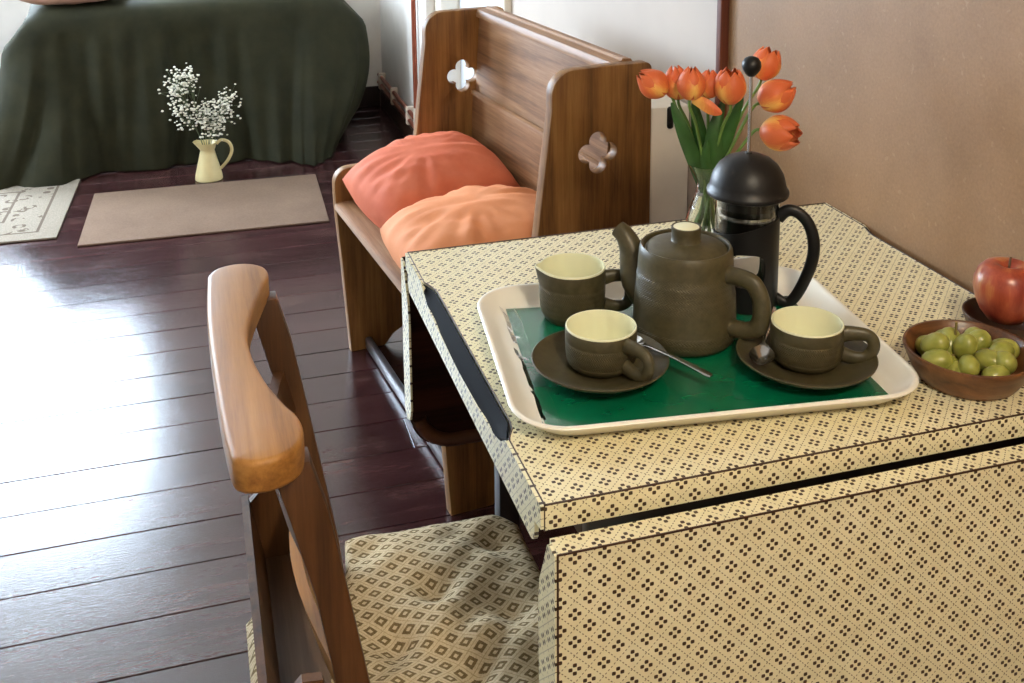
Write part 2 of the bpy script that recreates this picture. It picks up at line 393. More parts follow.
for x_, sg in ((0, 1), (TW, -1)):
    for p, q in zip(notch_side(x_, sg), notch_side(x_, sg)[1:]): add_tube(eb, [(p[0], p[1], TZ), (q[0], q[1], TZ)], .0008, 6)
obj('edge_line', eb, BROWN_EDGE, tb)
# hanging leaves
def leaf(front):
    y0, y1 = (-.042, -.019) if front else (TD+.0085, TD+.0325)
    x0, x1 = -.002, TW+.002; zt, zb = .7300, .44
    r = .055; body = [(x0, zt), (x0, zb+r)]+arc(x0+r, zb+r, r, 180, 270, 8)[1:]+[(x1-r, zb)]+arc(x1-r, zb+r, r, 270, 360, 8)[1:]+[(x1, zt)]
    M = frame((0, y1, 0), (1, 0, 0), (0, 0, 1))     # local z = -y
    lf = obj('drop_leaf', plate([body[::-1]], y1-y0, M), LAM_LEAF if front else [DULL_WOOD], tb, 30)
    if front:
        obj('leaf_top_strip', box((x0, y0, zt-.0002), (x1, y1, zt+.001)), LAM_TOP, lf)
    fy = y0 if front else y1
    sg = 1 if front else -1; o_, i_ = (y0, y1) if front else (y1, y0)      # outer and inner faces
    prof_ = [(o_, zt), (o_, zb+r), (o_+sg*.012, zb+r-.008), (o_+sg*.036, zb+r), (o_+sg*.046, zb+r+.02), (o_+sg*.0475, zt-.075), (o_+sg*.044, zt-.052), (i_+sg*.010, zt-.030), (i_+sg*.003, zt-.014), (i_-sg*.002, zt-.003), (i_-sg*.006, zt)]
    fx = plate([prof_], .003, frame((x0-.003, 0, 0), (0, 1, 0), (0, 0, 1)))
    obj('leaf_end_strip', fx, LAM_END, lf)
    bm = bmesh.new()
    fo = y0 if front else y1
    add_box(bm, (x0-.0012, fo-.0007, zt-.0002), (x1, fo+.0007, zt+.0013)); add_box(bm, (x0-.0015, fo-.0007, zb+r), (x0+.0003, fo+.0007, zt))
    obj('edge_line', bm, BROWN_EDGE, lf)
    if not front:
        rim = [(lerp(p[0], (x0+x1)/2, .035), lerp(p[1], .6, .045)) for p in body[2:-2]]
        pts = [Vector((p[0], y0+.004, p[1])) for p in rim]
        obj('leaf_rim', tube([Vector((p.x, y0+.001, p.z)) for p in pts], .011, 8), wood('leaf_rim_wood', srgb(50, 26, 14), srgb(84, 50, 28), srgb(104, 64, 38), 'x', .4), lf, 60)
leaf(True); leaf(False)
bm = bmesh.new()
for p0, p1 in (((.06, .05, .655), (TW-.06, .07, .725)), ((.06, TD-.07, .655), (TW-.06, TD-.05, .725)), ((.06, .07, .655), (.08, TD-.07, .725)), ((TW-.08, .07, .655), (TW-.06, TD-.07, .725))): add_box(bm, p0, p1, bev=.002)
obj('apron', bm, DARK_WOOD, tb)
BLACK_METAL = plain('black_painted_metal', srgb(24, 21, 20), .35, .5)
for x_ in (.115, TW-.115):
    for y_ in (.09, TD-.09): obj('table_leg', box((x_-.015, y_-.015, 0), (x_+.015, y_+.015, .726), bev=.003), BLACK_METAL, tb)

# ------------------------------------------------------------------ pine bench
bench = thing('bench', 'honey pine settle bench with quatrefoil cut-outs in both end panels', 'bench', (.073, 1.838, 0), math.radians(6.5))
def quatre(cx, cz, R=.0185, off=.0235, n=64):
    out = []
    for i in range(n):
        t = 2*PI*i/n; best = .014
        for k in range(4):
            d = t-k*PI/2; c_ = off*math.cos(d); disc = R*R-(off*math.sin(d))**2
            if disc > 0 and c_ > 0: best = max(best, c_+math.sqrt(disc))
        out.append((cx+best*math.cos(t), cz+best*math.sin(t)))
    return out
panel = ([(.09, 0), (0, 0), (-.012, .2), (-.026, .40), (-.027, .455)]+arc(.013, .458, .040, 180, 95, 6)+[(.06, .500), (.12, .500)]
         + [(.155, .504), (.177, .514), (.188, .535), (.193, .57), (.209, .70), (.222, .80)]+arc(.272, .828, .05, 178, 92, 7)+[(.35, .879), (.42, .878)]+arc(.428, .864, .014, 90, 0, 4)
         + [(.442, .5), (.442, 0), (.36, 0), (.335, .03), (.29, .055), (.225, .063), (.16, .055), (.115, .03)])
def end_panel(y0):
    M = frame((0, y0, 0), (1, 0, 0), (0, 0, 1))     # local z = -y
    return obj('end_panel', plate([panel[::-1], quatre(.322, .706)], .03, M, .003, 1), BENCH_V, bench, 30)
end_panel(.03); end_panel(-.73)
BY0, BY1 = -.73, 0.
bm = bmesh.new()
sec = [(-.012, .385), (-.026, .389), (-.031, .399), (-.027, .408), (-.015, .412), (.37, .405), (.37, .385)]
obj('seat', plate([sec], BY1-BY0, frame((0, BY1, 0), (1, 0, 0), (0, 0, 1))), BENCH_H, bench, 40)
def back_board(name, x0, z0, x1, z1, t=.02):
    sec = [(x0, z0), (x0+t, z0), (x1+t, z1), (x1, z1)]
    return obj(name, plate([sec], BY1-BY0, frame((0, BY1, 0), (1, 0, 0), (0, 0, 1)), .002, 1), BENCH_H, bench, 40)
back_board('back_plank', .338, .405, .348, .655); back_board('back_plank', .356, .655, .37, .862, .018)
obj('back_ledge', plate([[(.344, .655), (.358, .652), (.358, .663), (.352, .667), (.345, .664)]], BY1-BY0, frame((0, BY1, 0), (1, 0, 0), (0, 0, 1))), BENCH_H, bench, 40)
obj('top_rail', plate([[(.362, .858), (.415, .858), (.418, .872), (.41, .882), (.392, .884), (.388, .879), (.366, .877), (.361, .868)]], BY1-BY0, frame((0, BY1, 0), (1, 0, 0), (0, 0, 1))), BENCH_H, bench, 40)
obj('stretcher', box((.036, BY0, .004), (.054, BY1, .036), bev=.006), plain('dull_metal_rail', srgb(120, 116, 118), .3, .5, .7), bench)

# ------------------------------------------------------------------ orange cushions
from mathutils import noise as mn
def velvet(name, c0, c1, sheen=.6):
    k = NB(name, .75, spec=.15); v = k.noise(k.coords(), 9, 4, .6)
    k.base(k.ramp(v, [(.3, c0), (.7, c1)])); k.b.inputs['Sheen Weight'].default_value = sheen; k.b.inputs['Sheen Roughness'].default_value = .35
    k.b.inputs['Sheen Tint'].default_value = c1
    k.bump(k.noise(k.coords(), 400, 2), .05, .001); return k.m
def pillow(W, D, T, seed, n=44, wr=.010, pinch=.10, rnd=.24):
    bm = bmesh.new(); G = {}
    for side in (1, -1):
        for i in range(n+1):
            for j_ in range(n+1):
                u, v = 2*i/n-1, 2*j_/n-1
                edge = i in (0, n) or j_ in (0, n)
                if side < 0 and edge: G[side, i, j_] = G[1, i, j_]; continue
                cu_, cv_ = u, v; h = T/2*max(0, (1-abs(u)**2.4)*(1-abs(v)**2.4))**.55
                px = u*(W/2)*(1-pinch*(1-abs(u))*.0-pinch*(1-v*v)*u*u*.55); py = v*(D/2)*(1-pinch*(1-u*u)*v*v*.55)
                r = max(abs(u), abs(v)); ang = math.atan2(v, u)
                ww = wr*mn.noise(Vector((math.cos(ang)*4.5, math.sin(ang)*4.5, seed+r*.9)))*max(0, 1-abs(r-.72)/.6)*(1.4 if side > 0 else .4)
                ww += wr*.7*mn.noise(Vector((u*1.7+seed, v*5.5+u*2, seed)))*(1-r**4)
                px *= math.sqrt(1-rnd*v*v); py *= math.sqrt(1-rnd*u*u)
                G[side, i, j_] = bm.verts.new((px, py, side*(h+ww*(h/(T/2))**.4) if not edge else ww*.5))
    for side in (1, -1):
        for i in range(n):
            for j_ in range(n):
                q = (G[side, i, j_], G[side, i+1, j_], G[side, i+1, j_+1], G[side, i, j_+1]); bm.faces.new(q if side > 0 else q[::-1])
    return bm
BM_ = bench.matrix_world if False else Matrix.Translation((.073, 1.838, 0)) @ Matrix.Rotation(math.radians(6.5), 4, 'Z')
def place(o, p, rx=0, ry=0, rz=0):
    o.matrix_world = BM_ @ Matrix.Translation(p) @ Matrix.Rotation(rz, 4, 'Z') @ Matrix.Rotation(ry, 4, 'Y') @ Matrix.Rotation(rx, 4, 'X')
c1 = tag(obj('cushion', pillow(.375, .38, .19, 3.1), velvet('burnt_orange_velvet', srgb(192, 98, 70), srgb(210, 120, 90)), None, 180), 'burnt orange velvet cushion at the far end of the bench', 'cushion', 'orange bench cushions')
place(c1, (.160, -.19, .495), rx=.10, ry=-.16, rz=.08)
c2 = tag(obj('cushion', pillow(.40, .40, .155, 8.4), velvet('pale_orange_velvet', srgb(208, 132, 88), srgb(224, 154, 112)), None, 180), 'lighter apricot velvet cushion on the bench just behind the table', 'cushion', 'orange bench cushions')
place(c2, (.150, -.535, .487), rx=-.05, ry=-.10, rz=-.06)

# ------------------------------------------------------------------ heater on the wall behind the bench
ht = thing('wall_heater', 'white boxy wall heater between bench end and brown trim', 'heater')
HM = plain('heater_enamel', srgb(240, 232, 218), .35, .5, var=.02)
obj('casing', box((.612, 1.165, .08), (XR-.001, 1.80, .775), bev=.008), HM, ht)
bm = bmesh.new()
for p0, p1 in (((.602, 1.17, .10), (.613, 1.19, .765)), ((.602, 1.775, .10), (.613, 1.795, .765)), ((.602, 1.19, .745), (.613, 1.775, .765)), ((.602, 1.19, .10), (.613, 1.775, .12))): add_box(bm, p0, p1, bev=.002)
obj('front_frame', bm, HM, ht)
obj('control_knob', box((.646, 1.158, .728), (.660, 1.168, .775), bev=.006, seg=3), BLACKP, ht)['label'] = 'black oblong control'

# ------------------------------------------------------------------ pipes by the far wall
def pipe(name, pts, r, m, label, grp=None):
    return tag(obj(name, tube(pts, r, 12), m, None, 60), label, 'pipe', grp)
pp = pipe('heating_pipe', [(.583, 3.50, .165), (.583, 4.36, .165)], .009, COPPER, 'upper of the two copper pipes running along the wall by the bed', 'heating pipes')
pq = pipe('heating_pipe', [(.583, 3.46, .125), (.583, 4.37, .125)], .009, COPPER, 'lower of the two copper pipes running along the wall by the bed', 'heating pipes')
pv = pipe('heating_pipe', [(.588, 3.485, .19), (.588, 3.485, 1.4), (.588, 3.485, 2.449)], .010, COPPER, 'vertical copper pipe rising up the wall beyond the bench', 'heating pipes')
obj('pipe_joint', tube([(.588, 3.485, .21), (.588, 3.485, .17), (.588, 3.485, .12)], .012, 12), IVORY_CLIP, pv, 60)
for yy in (3.62, 3.98, 4.3):
    obj('pipe_clip', box((.570, yy-.012, .105), (.6055, yy+.012, .185), bev=.006), IVORY_CLIP, pp)

# ------------------------------------------------------------------ chapel chair with book box
def shift(o, p):
    o.location = -Vector(p.location) if p.rotation_euler.z == 0 else o.location
    return o
chair = thing('chapel_chair', 'wooden chapel chair with curved top rail and book box behind its back', 'chair', (-.08, .2, 0))
def cpart(name, bm, mat, sm=35, parent=None): return shift(obj(name, bm, mat, parent or chair, sm), chair) if parent is None else obj(name, bm, mat, parent, sm)
rail = [(-.272, .395), (-.2745, .32), (-.2745, .242), (-.270, .112), (-.264, .02), (-.257, 0), (-.242, -.006), (-.224, -.003), (-.208, .010), (-.202, .034), (-.205, .060), (-.214, .084), (-.228, .135), (-.237, .20), (-.233, .262), (-.214, .345), (-.206, .375), (-.208, .40), (-.222, .416), (-.241, .421), (-.262, .413)]
rl = catmull([(x, y, 0) for x, y in rail]+[(rail[0][0], rail[0][1], 0)], 4)[:-1]
cpart('top_rail', plate([[(v.x, v.y) for v in rl][::1]], .03, Matrix.Translation((0, 0, .811)), .005, 3), CHAIR_L, 50)
postsec = [(-.232, .818), (-.218, .763), (-.20, .689), (-.189, .62), (-.174, .50), (-.168, .43), (-.178, .2), (-.20, 0), (-.172, 0), (-.148, .2), (-.134, .43), (-.141, .50), (-.159, .612), (-.174, .703), (-.185, .766), (-.199, .818)]
def post(y0): cpart('back_post', plate([postsec], .026, frame((0, y0, 0), (1, 0, 0), (0, 0, 1)), .003, 1), CHAIR_D)
post(.046); post(.384)
bx_ = cpart('book_box', plate([[(-.251, .578), (-.243, .578), (-.226, .488), (-.234, .488)]], .33, frame((0, .365, 0), (1, 0, 0), (0, 0, 1))), CHAIR_D)
endp = [(-.243, .567), (-.214, .598), (-.196, .596), (-.176, .50), (-.178, .488), (-.228, .488)]
for yy in (.045, .373): obj('box_end', plate([endp], .010, frame((0, yy, 0), (1, 0, 0), (0, 0, 1))), CHAIR_D, bx_)
obj('box_floor', box((-.228, .045, .486), (-.178, .363, .494)), wood('box_floor_wood', srgb(72, 52, 36), srgb(104, 80, 58), srgb(124, 98, 74), 'y', .5), bx_)
def curved_slat(name, z0, z1, xe, bulge, y0, y1, t, mat, lean=0):
    bm = bmesh.new(); rows = []; n = 16
    for i in range(n+1):
        s_ = i/n; x = xe - bulge*math.sin(PI*s_); y_ = lerp(y0, y1, s_)
        rows.append([bm.verts.new((x, y_, z0)), bm.verts.new((x+t, y_, z0)), bm.verts.new((x+t-lean, y_, z1)), bm.verts.new((x-lean, y_, z1))])
    for a, b in zip(rows, rows[1:]):
        for k in range(4): bm.faces.new((a[k], b[k], b[(k+1) % 4], a[(k+1) % 4]))
    bm.faces.new(rows[0]); bm.faces.new(rows[-1][::-1]); bmesh.ops.recalc_face_normals(bm, faces=bm.faces)
    return cpart(name, bm, mat, 40)
curved_slat('back_slat', .545, .60, -.172, .022, .046, .358, .011, CHAIR_L, .014)
curved_slat('back_slat', .68, .73, -.195, .022, .046, .358, .011, CHAIR_D, .012)
cpart('seat', plate([[(-.165, .047), (-.165, .357), (-.12, .357), (-.118, .395), (.085, .402), (.093, .395), (.093, .01), (.085, .002), (-.118, .01), (-.12, .047)][::-1]], .022, Matrix.Translation((0, 0, .398)), .004, 1), CHAIR_L)
bm = bmesh.new()
for y_ in (.03, .372): cpart('front_leg', tube([(.06, y_, .40), (.062, y_, .2), (.064, y_, 0)], [.019, .017, .013], 14), CHAIR_D, 60)
for p, q in (((-.155, .033, .21), (.062, .03, .19)), ((-.155, .371, .21), (.062, .372, .19)), ((.062, .03, .27), (.062, .372, .27)), ((-.155, .046, .27), (-.155, .358, .27))):
    cpart('stretcher', tube([p, q], .010, 10), CHAIR_D, 60)
def pad_mat():
    k = NB('woven_lozenge_cotton', .9, spec=.1)
    tc = k.n('ShaderNodeUVMap'); x = k.xyz(tc.outputs[0])
    U, V = k.M('MULTIPLY', x[0], 1/.0275), k.M('MULTIPLY', x[1], 1/.0205)
    s, t = k.M('ADD', U, V), k.M('SUBTRACT', V, U)
    cell = lambda q: k.M('ABSOLUTE', k.M('SUBTRACT', k.M('FRACT', q), .5))
    wob = k.M('MULTIPLY', k.M('SUBTRACT', k.noise(k.coords(), 700, 2), .5), .07)
    m = k.M('ADD', k.M('MAXIMUM', cell(s), cell(t)), wob)
    ring = k.M('MULTIPLY', k.M('GREATER_THAN', m, .12), k.M('LESS_THAN', m, .30))
    line = k.M('GREATER_THAN', m, .475)
    fine = k.noise(k.coords(), 500, 3)
    cream = k.ramp(fine, [(.3, srgb(194, 176, 142)), (.7, srgb(220, 203, 170))])
    brown = k.ramp(fine, [(.3, srgb(108, 91, 62)), (.7, srgb(136, 116, 82))])
    k.base(k.mix(ring, k.mix(k.M('MULTIPLY', line, .5), cream, srgb(140, 116, 74)), brown))
    k.bump(k.M('ADD', k.M('MULTIPLY', k.M('ADD', ring, line), -.6), fine), .35, .0015)
    return k.m
def chair_pad():
    n = 60; bm = bmesh.new(); G = {}
    tufts = [(-.041, .292), (.032, .236), (-.027, .157), (.045, .10), (.05, .36), (-.10, .22)]
    xs = [lerp(-.255, .094, i/n) for i in range(n+1)]
    uvs = {}
    for side in (1, -1):
        for i, x in enumerate(xs):
            k = min(1, max(0, (x+.138)/.012)); k = k*k*(3-2*k)
            ya_, yb_ = lerp(.055, .006, k), lerp(.345, .428, k)
            u = 2*i/n-1; cr = max(0, (abs(u)-.8)/.2)**2*.025
            ya_ += cr; yb_ -= cr
            for j_ in range(n+1):
                v = 2*j_/n-1; edge = i in (0, n) or j_ in (0, n)
                if side < 0 and edge: G[side, i, j_] = G[1, i, j_]; continue
                y = lerp(ya_, yb_, j_/n)
                h = ((1-abs(u)**5)*(1-abs(v)**5))**.5
                z = .445
                if side > 0:
                    z += .026*h + .006*mn.noise(Vector((x*14, y*14, 2.)))*h + .004*mn.noise(Vector((x*35, y*35, 5.)))*h
                    for a, b in tufts:
                        d = math.hypot(x-a, y-b); z -= .022*math.exp(-(d/.026)**1.6)
                    z += .007*mn.noise(Vector((x*8+3, y*22-x*20, 1.)))*h
                else: z -= .0235*min(1, h*1.6)
                q = bm.verts.new((x, y, z)); G[side, i, j_] = q; uvs[q] = (x, y)
    uvl = bm.loops.layers.uv.new('UVMap')
    for side in (1, -1):
        for i in range(n):
            for j_ in range(n):
                q = (G[side, i, j_], G[side, i+1, j_], G[side, i+1, j_+1], G[side, i, j_+1]); f = bm.faces.new(q if side > 0 else q[::-1])
                for l in f.loops: l[uvl].uv = uvs[l.vert]
    return bm
tag(obj('chair_pad', chair_pad(), pad_mat(), None, 180), 'tufted beige and brown lozenge-weave seat pad on the chapel chair', 'seat pad')

# ------------------------------------------------------------------ bed with green throw
bed = thing('bed', 'bed covered down to the floor with a dark green velvet throw', 'bed', (-.25, 4.0, 0))
def bpart(name, bm, mat, sm=35): return shift(obj(name, bm, mat, bed, sm), bed)
bpart('divan_base', box((-.87, 3.80, .02), (.20, 4.36, .34), bev=.02), plain('divan_cloth', srgb(120, 112, 100), .9))
bpart('mattress', box((-.87, 3.76, .34), (.36, 4.36, .61), bev=.06, seg=4), plain('mattress_cloth', srgb(210, 204, 190), .9))
def pw(tab, x):
    for (a, b), (c, d) in zip(tab, tab[1:]):
        if x <= c:
            t = max(0, min(1, (x-a)/(c-a))); t = t*t*(3-2*t); return lerp(b, d, t)
    return tab[-1][1]
def throw():
    X0, X1, YFr, YBk, R = -1.0, .44, 3.70, 4.385, .10
    path = []
    for i in range(40): path.append((Vector((X0, lerp(YBk, YFr+R, i/40), 0)), Vector((-1, 0, 0))))
    for i in range(16):
        a = math.radians(lerp(180, 270, i/16)); path.append((Vector((X0+R+R*math.cos(a), YFr+R+R*math.sin(a), 0)), Vector((math.cos(a), math.sin(a), 0))))
    NF = 150
    for i in range(NF): path.append((Vector((lerp(X0+R, X1-R, i/NF), YFr, 0)), Vector((0, -1, 0))))
    for i in range(16):
        a = math.radians(lerp(270, 360, i/16)); path.append((Vector((X1-R+R*math.cos(a), YFr+R+R*math.sin(a), 0)), Vector((math.cos(a), math.sin(a), 0))))
    for i in range(41): path.append((Vector((X1, lerp(YFr+R, YBk, i/40), 0)), Vector((1, 0, 0))))
    hemy = [(-1.1, 3.50), (-.95, 3.53), (-.80, 3.545), (-.735, 3.60), (-.68, 3.645), (-.3, 3.655), (-.05, 3.60), (.12, 3.53), (.24, 3.505), (.36, 3.55), (.46, 3.62)]
    prof = [(-.30, .668), (-.15, .668), (-.07, .666), (-.035, .658), (-.012, .64), (0, .612), (.006, .57)]
    nz = 20
    bm = bmesh.new(); rows = []; S = 0; prev = path[0][0]
    for p, nrm in path:
        S += (p-prev).length; prev = p; row = []
        for off, z in prof:
            zz = z-(.10*max(0, (p.x-.18)/.26)**2+.13*max(0, (-.76-p.x)/.24)**2)*(1 if off > -.2 else .3)
            row.append(bm.verts.new((p.x+nrm.x*off, p.y+nrm.y*off, zz)))
        for k in range(1, nz+1):
            t = k/nz; z = lerp(.57, .006, t)
            z = lerp(.57-.10*max(0, (p.x-.18)/.26)**2-.13*max(0, (-.76-p.x)/.24)**2, .006, t)
            fold = (.6*mn.noise(Vector((S*7.0, t*.7, 1.3)))+.45*mn.noise(Vector((S*17, t*.9, 4.1)))-.5*max(0, 1-abs(mn.noise(Vector((S*4.0, t*.5, 9.1))))*7))
            fold = fold*(.016+.064*t**1.1)
            hem = p.copy()+nrm*.05
            if nrm.y < -.3: hem.y = lerp(hem.y, pw(hemy, p.x), min(1, (-nrm.y-.3)/.5))
            if p.x < -.80: hem.x -= .09
            if p.x > .12:
                hem.x -= .16*min(1, (p.x-.12)/.3)
            bul = .035*math.sin(PI*min(1, t*1.1))*(1 if p.x > .2 else 0)*max(0, (p.x-.2)/.24)
            q = p+nrm*.006; tt = t**1.25
            w_ = Vector((lerp(q.x, hem.x, tt)+bul, lerp(q.y, hem.y, tt), z))+nrm*fold
            w_.y = min(w_.y, 4.385); w_.x = min(w_.x, .575); row.append(bm.verts.new(w_))
        rows.append(row)
    for a, b in zip(rows, rows[1:]):
        for k in range(len(a)-1): bm.faces.new((a[k], a[k+1], b[k+1], b[k]))
    bm.faces.new([r[0] for r in rows][::-1])
    bmesh.ops.recalc_face_normals(bm, faces=bm.faces)
    return bm
bpart('throw_blanket', throw(), velvet('dark_green_velvet', srgb(38, 38, 25), srgb(50, 49, 32), .35), 180)['label'] = 'dark green velvet throw'
pl_ = tag(obj('pillow', pillow(.42, .34, .08, 5.5, 24), velvet('dusty_pink_cotton', srgb(168, 130, 112), srgb(190, 152, 132), .1), None, 180), 'dusty pink pillow lying on the green throw', 'pillow')
pl_.location = (-.73, 3.875, .704)

# ------------------------------------------------------------------ floor mats
def mat_plain():
    k = NB('beige_flat_mat', .9, spec=.1); c = k.coords(); f = k.noise(c, 180, 3, .7); b = k.noise(c, 5, 3)
    k.base(k.ramp(k.M('ADD', k.M('MULTIPLY', f, .6), k.M('MULTIPLY', b, .4)), [(.3, srgb(110, 90, 76)), (.7, srgb(136, 114, 97))])); k.bump(f, .2, .002); return k.m
m1 = tag(obj('floor_mat', box((-.41, -.272, .0005), (.41, .272, .008), bev=.003), mat_plain()), 'plain beige rectangular mat on the dark boards before the bed', 'mat'); m1.location = (-.262, 3.105, 0); m1.rotation_euler.z = math.radians(-1.5)
def rug_mat():
    k = NB('cream_patterned_rug', .95, spec=.05); c = k.coords(); x = k.xyz(c)
    ax, ay = k.M('SUBTRACT', .55, k.M('ABSOLUTE', x[0])), k.M('SUBTRACT', .37, k.M('ABSOLUTE', x[1]))
    d = k.M('MINIMUM', ax, ay)
    v = k.n('ShaderNodeTexVoronoi'); v.inputs['Scale'].default_value = 17; k.ln(c, v.inputs['Vector'])
    mo = k.M('MULTIPLY', k.M('LESS_THAN', k.M('ABSOLUTE', k.M('SUBTRACT', v.outputs['Distance'], .3)), .09), k.M('GREATER_THAN', k.noise(c, 26, 3), .47))
    inner = k.M('GREATER_THAN', d, .075)
    l1 = k.M('LESS_THAN', k.M('ABSOLUTE', k.M('SUBTRACT', d, .07)), .005); l2 = k.M('LESS_THAN', k.M('ABSOLUTE', k.M('SUBTRACT', d, .2)), .005)
    f = k.noise(c, 220, 3)
    cr = k.ramp(f, [(.3, srgb(140, 130, 116)), (.7, srgb(170, 160, 146))])
    k.base(k.mix(k.M('MULTIPLY', k.M('MAXIMUM', k.M('MAXIMUM', l1, l2), k.M('MULTIPLY', mo, inner)), .75), cr, srgb(92, 78, 68))); k.bump(f, .3, .003); return k.m
m2 = tag(obj('patterned_rug', box((-.55, -.37, .0005), (.55, .37, .008), bev=.003), rug_mat()), 'cream rug with faded grey motifs partly under the green throw', 'rug'); m2.location = (-1.29, 3.335, 0); m2.rotation_euler.z = math.radians(-2.0)

# ------------------------------------------------------------------ cream jug with gypsophila
jug = thing('enamel_jug', 'small cream enamel jug standing on the boards before the bed', 'jug', (-.247, 3.455, 0))
CREAM_EN = plain('cream_enamel', srgb(222, 206, 152), .35, .5, var=.05)
jp = [(0, 0), (.050, 0), (.053, .003), (.051, .02), (.040, .065), (.030, .105), (.027, .118), (.030, .124), (.037, .148), (.0375, .15), (.0355, .148), (.0285, .124), (.0255, .118), (.0285, .105), (.0385, .065), (.049, .02), (.049, .005), (0, .005)]
jm = lathe(jp, 40)
for v in jm.vertices:          # pouring lip
    if v.co.z > .13 and v.co.x < -.02: v.co.x -= (v.co.z-.13)*.8; v.co.z += (v.co.z-.13)*.2
obj('jug_body', jm, CREAM_EN, jug, 40)
obj('jug_handle', tube(catmull([(.034, 0, .14), (.055, 0, .154), (.082, 0, .142), (.092, 0, .11), (.078, 0, .075), (.052, 0, .045), (.042, 0, .04)], 5), .0035, 8, 1.8), CREAM_EN, jug, 60)
gy = thing('gypsophila_bunch', 'airy white gypsophila sprays standing in the cream jug', 'flowers', (-.247, 3.455, .02))
STEMG = plain('pale_stem_green', srgb(92, 104, 72), .6)
GYP = plain('gypsophila_white', srgb(236, 232, 216), .7, .2)
rg = random.Random(5)
for tip, nfl, sp in ((lambda q: [(a, int(n*1.4), c_) for a, n, c_ in q])((((-.10, -.005, .37), 75, .052), ((-.055, .01, .40), 55, .035), ((-.085, -.02, .27), 60, .05), ((-.01, -.01, .26), 75, .05), ((.05, .0, .25), 70, .05), ((.085, .01, .29), 55, .04), ((.03, -.02, .20), 45, .04)))):
    bs, bf = bmesh.new(), bmesh.new()
    tip = Vector(tip); base = Vector((rg.uniform(-.01, .01), rg.uniform(-.01, .01), 0)); neck = Vector((tip.x*.16, tip.y*.16, .115))
    add_tube(bs, catmull([base, neck, (neck+tip)/2+Vector((0, 0, .02)), tip], 4), .0012, 5)
    for i in range(nfl):
        c = tip+Vector((rg.gauss(0, sp*.55), rg.gauss(0, sp*.5), rg.gauss(-.01, sp*.6)))
        c.z = max(c.z, .125)
        if i % 3 == 0: add_tube(bs, [lerp(neck, tip, rg.uniform(.5, .95)), c], .0006, 3, caps=False)
        bmesh.ops.create_icosphere(bf, subdivisions=1, radius=rg.uniform(.0036, .0070), matrix=Matrix.Translation(c) @ Matrix.Scale(.7, 4, Vector((0, 0, 1))))
    st = obj('spray', bs, STEMG, gy, 60); bl = obj('blossoms', bf, GYP, st, 60); bl['kind'] = 'stuff'

# ------------------------------------------------------------------ things on the table
tray = thing('serving_tray', 'off-white melamine tray holding the tea things', 'tray', (.2355, .2235, TZ), math.radians(-7))
def rr_ring(w, h, r, n=8):
    return [(x-w/2, y-h/2) for x, y in rrect(w, h, r, n)]
def loft(rings, fill0=True, fill1=True):
    bm = bmesh.new(); R = [[bm.verts.new(p) for p in r] for r in rings]; n = len(R[0])
    for a, b in zip(R, R[1:]):
        for k in range(n): bm.faces.new((a[k], a[(k+1) % n], b[(k+1) % n], b[k]))
    if fill0: bm.faces.new(R[0][::-1])
    if fill1: bm.faces.new(R[-1])
    return bm
TWW, THH = .432, .342
rg_ = []
for ins, z, r in ((.030, 0, .035), (.024, .0008, .04), (.008, .014, .05), (.0015, .0195, .055), (0, .0215, .056), (.0012, .0232, .055), (.004, .0235, .053), (.0065, .0215, .051), (.018, .009, .044), (.026, .0052, .038), (.032, .0045, .034)):
    rg_.append([(x, y, z) for x, y in rr_ring(TWW-2*ins, THH-2*ins, r)])
obj('tray_body', loft(rg_), plain('offwhite_melamine', srgb(238, 234, 220), .3, .5, var=.03, scale=12), tray, 50)
pm = thing('place_mat', 'glossy dark green place mat in clear wrap lying in the tray', 'place mat', (.2355, .2235, TZ+.0045), math.radians(-7))
gk = NB('green_laminated_card', .25, srgb(0, 84, 56)); gv = gk.noise(gk.coords((1, 2, 1)), 14, 3)
gk.base(gk.ramp(gv, [(.3, srgb(0, 92, 60)), (.7, srgb(3, 104, 68))])); gk.b.inputs['Coat Weight'].default_value = .6; gk.b.inputs['Coat Roughness'].default_value = .12; gk.bump(gv, .05, .003)
obj('mat_sheet', plate([[(-.182, -.140), (.178, -.138), (.176, .110), (-.178, .1385)]], .0018, Matrix.Translation((0, 0, .0002))), gk.m, pm)
kf = NB('clear_wrap_film'); kf.t.nodes.remove(kf.b)
mx = kf.n('ShaderNodeMixShader'); gl = kf.n('ShaderNodeBsdfGlossy'); gl.inputs['Roughness'].default_value = .12; lw = kf.n('ShaderNodeLayerWeight'); lw.inputs[0].default_value = .06
kf.ln(lw.outputs['Fresnel'], mx.inputs[0]); kf.ln(kf.n('ShaderNodeBsdfTransparent').outputs[0], mx.inputs[1]); kf.ln(gl.outputs[0], mx.inputs[2]); kf.ln(mx.outputs[0], kf.t.nodes['Material Output'].inputs[0])
bm = bmesh.new(); G = []
for i in range(61):
    row = []
    for k in range(15):
        v = lerp(-.138, .134, i/60); u = -.186+.020*k/14
        hgt = .0028+.0045*abs(mn.noise(Vector((v*40, u*70, 3.))))*(1-k/14)+(.0045*(1-k/4) if k < 4 else 0)
        if k == 14: hgt = .0022
        row.append(bm.verts.new((u+.004*mn.noise(Vector((v*25, 2, 8.))), v, hgt)))
    G.append(row)
for a, b in zip(G, G[1:]):
    for k in range(14): bm.faces.new((a[k], b[k], b[k+1], a[k+1]))
obj('plastic_wrap', bm, kf.m, pm, 180)['label'] = 'crinkled clear plastic wrap'
ZT = TZ+.0068
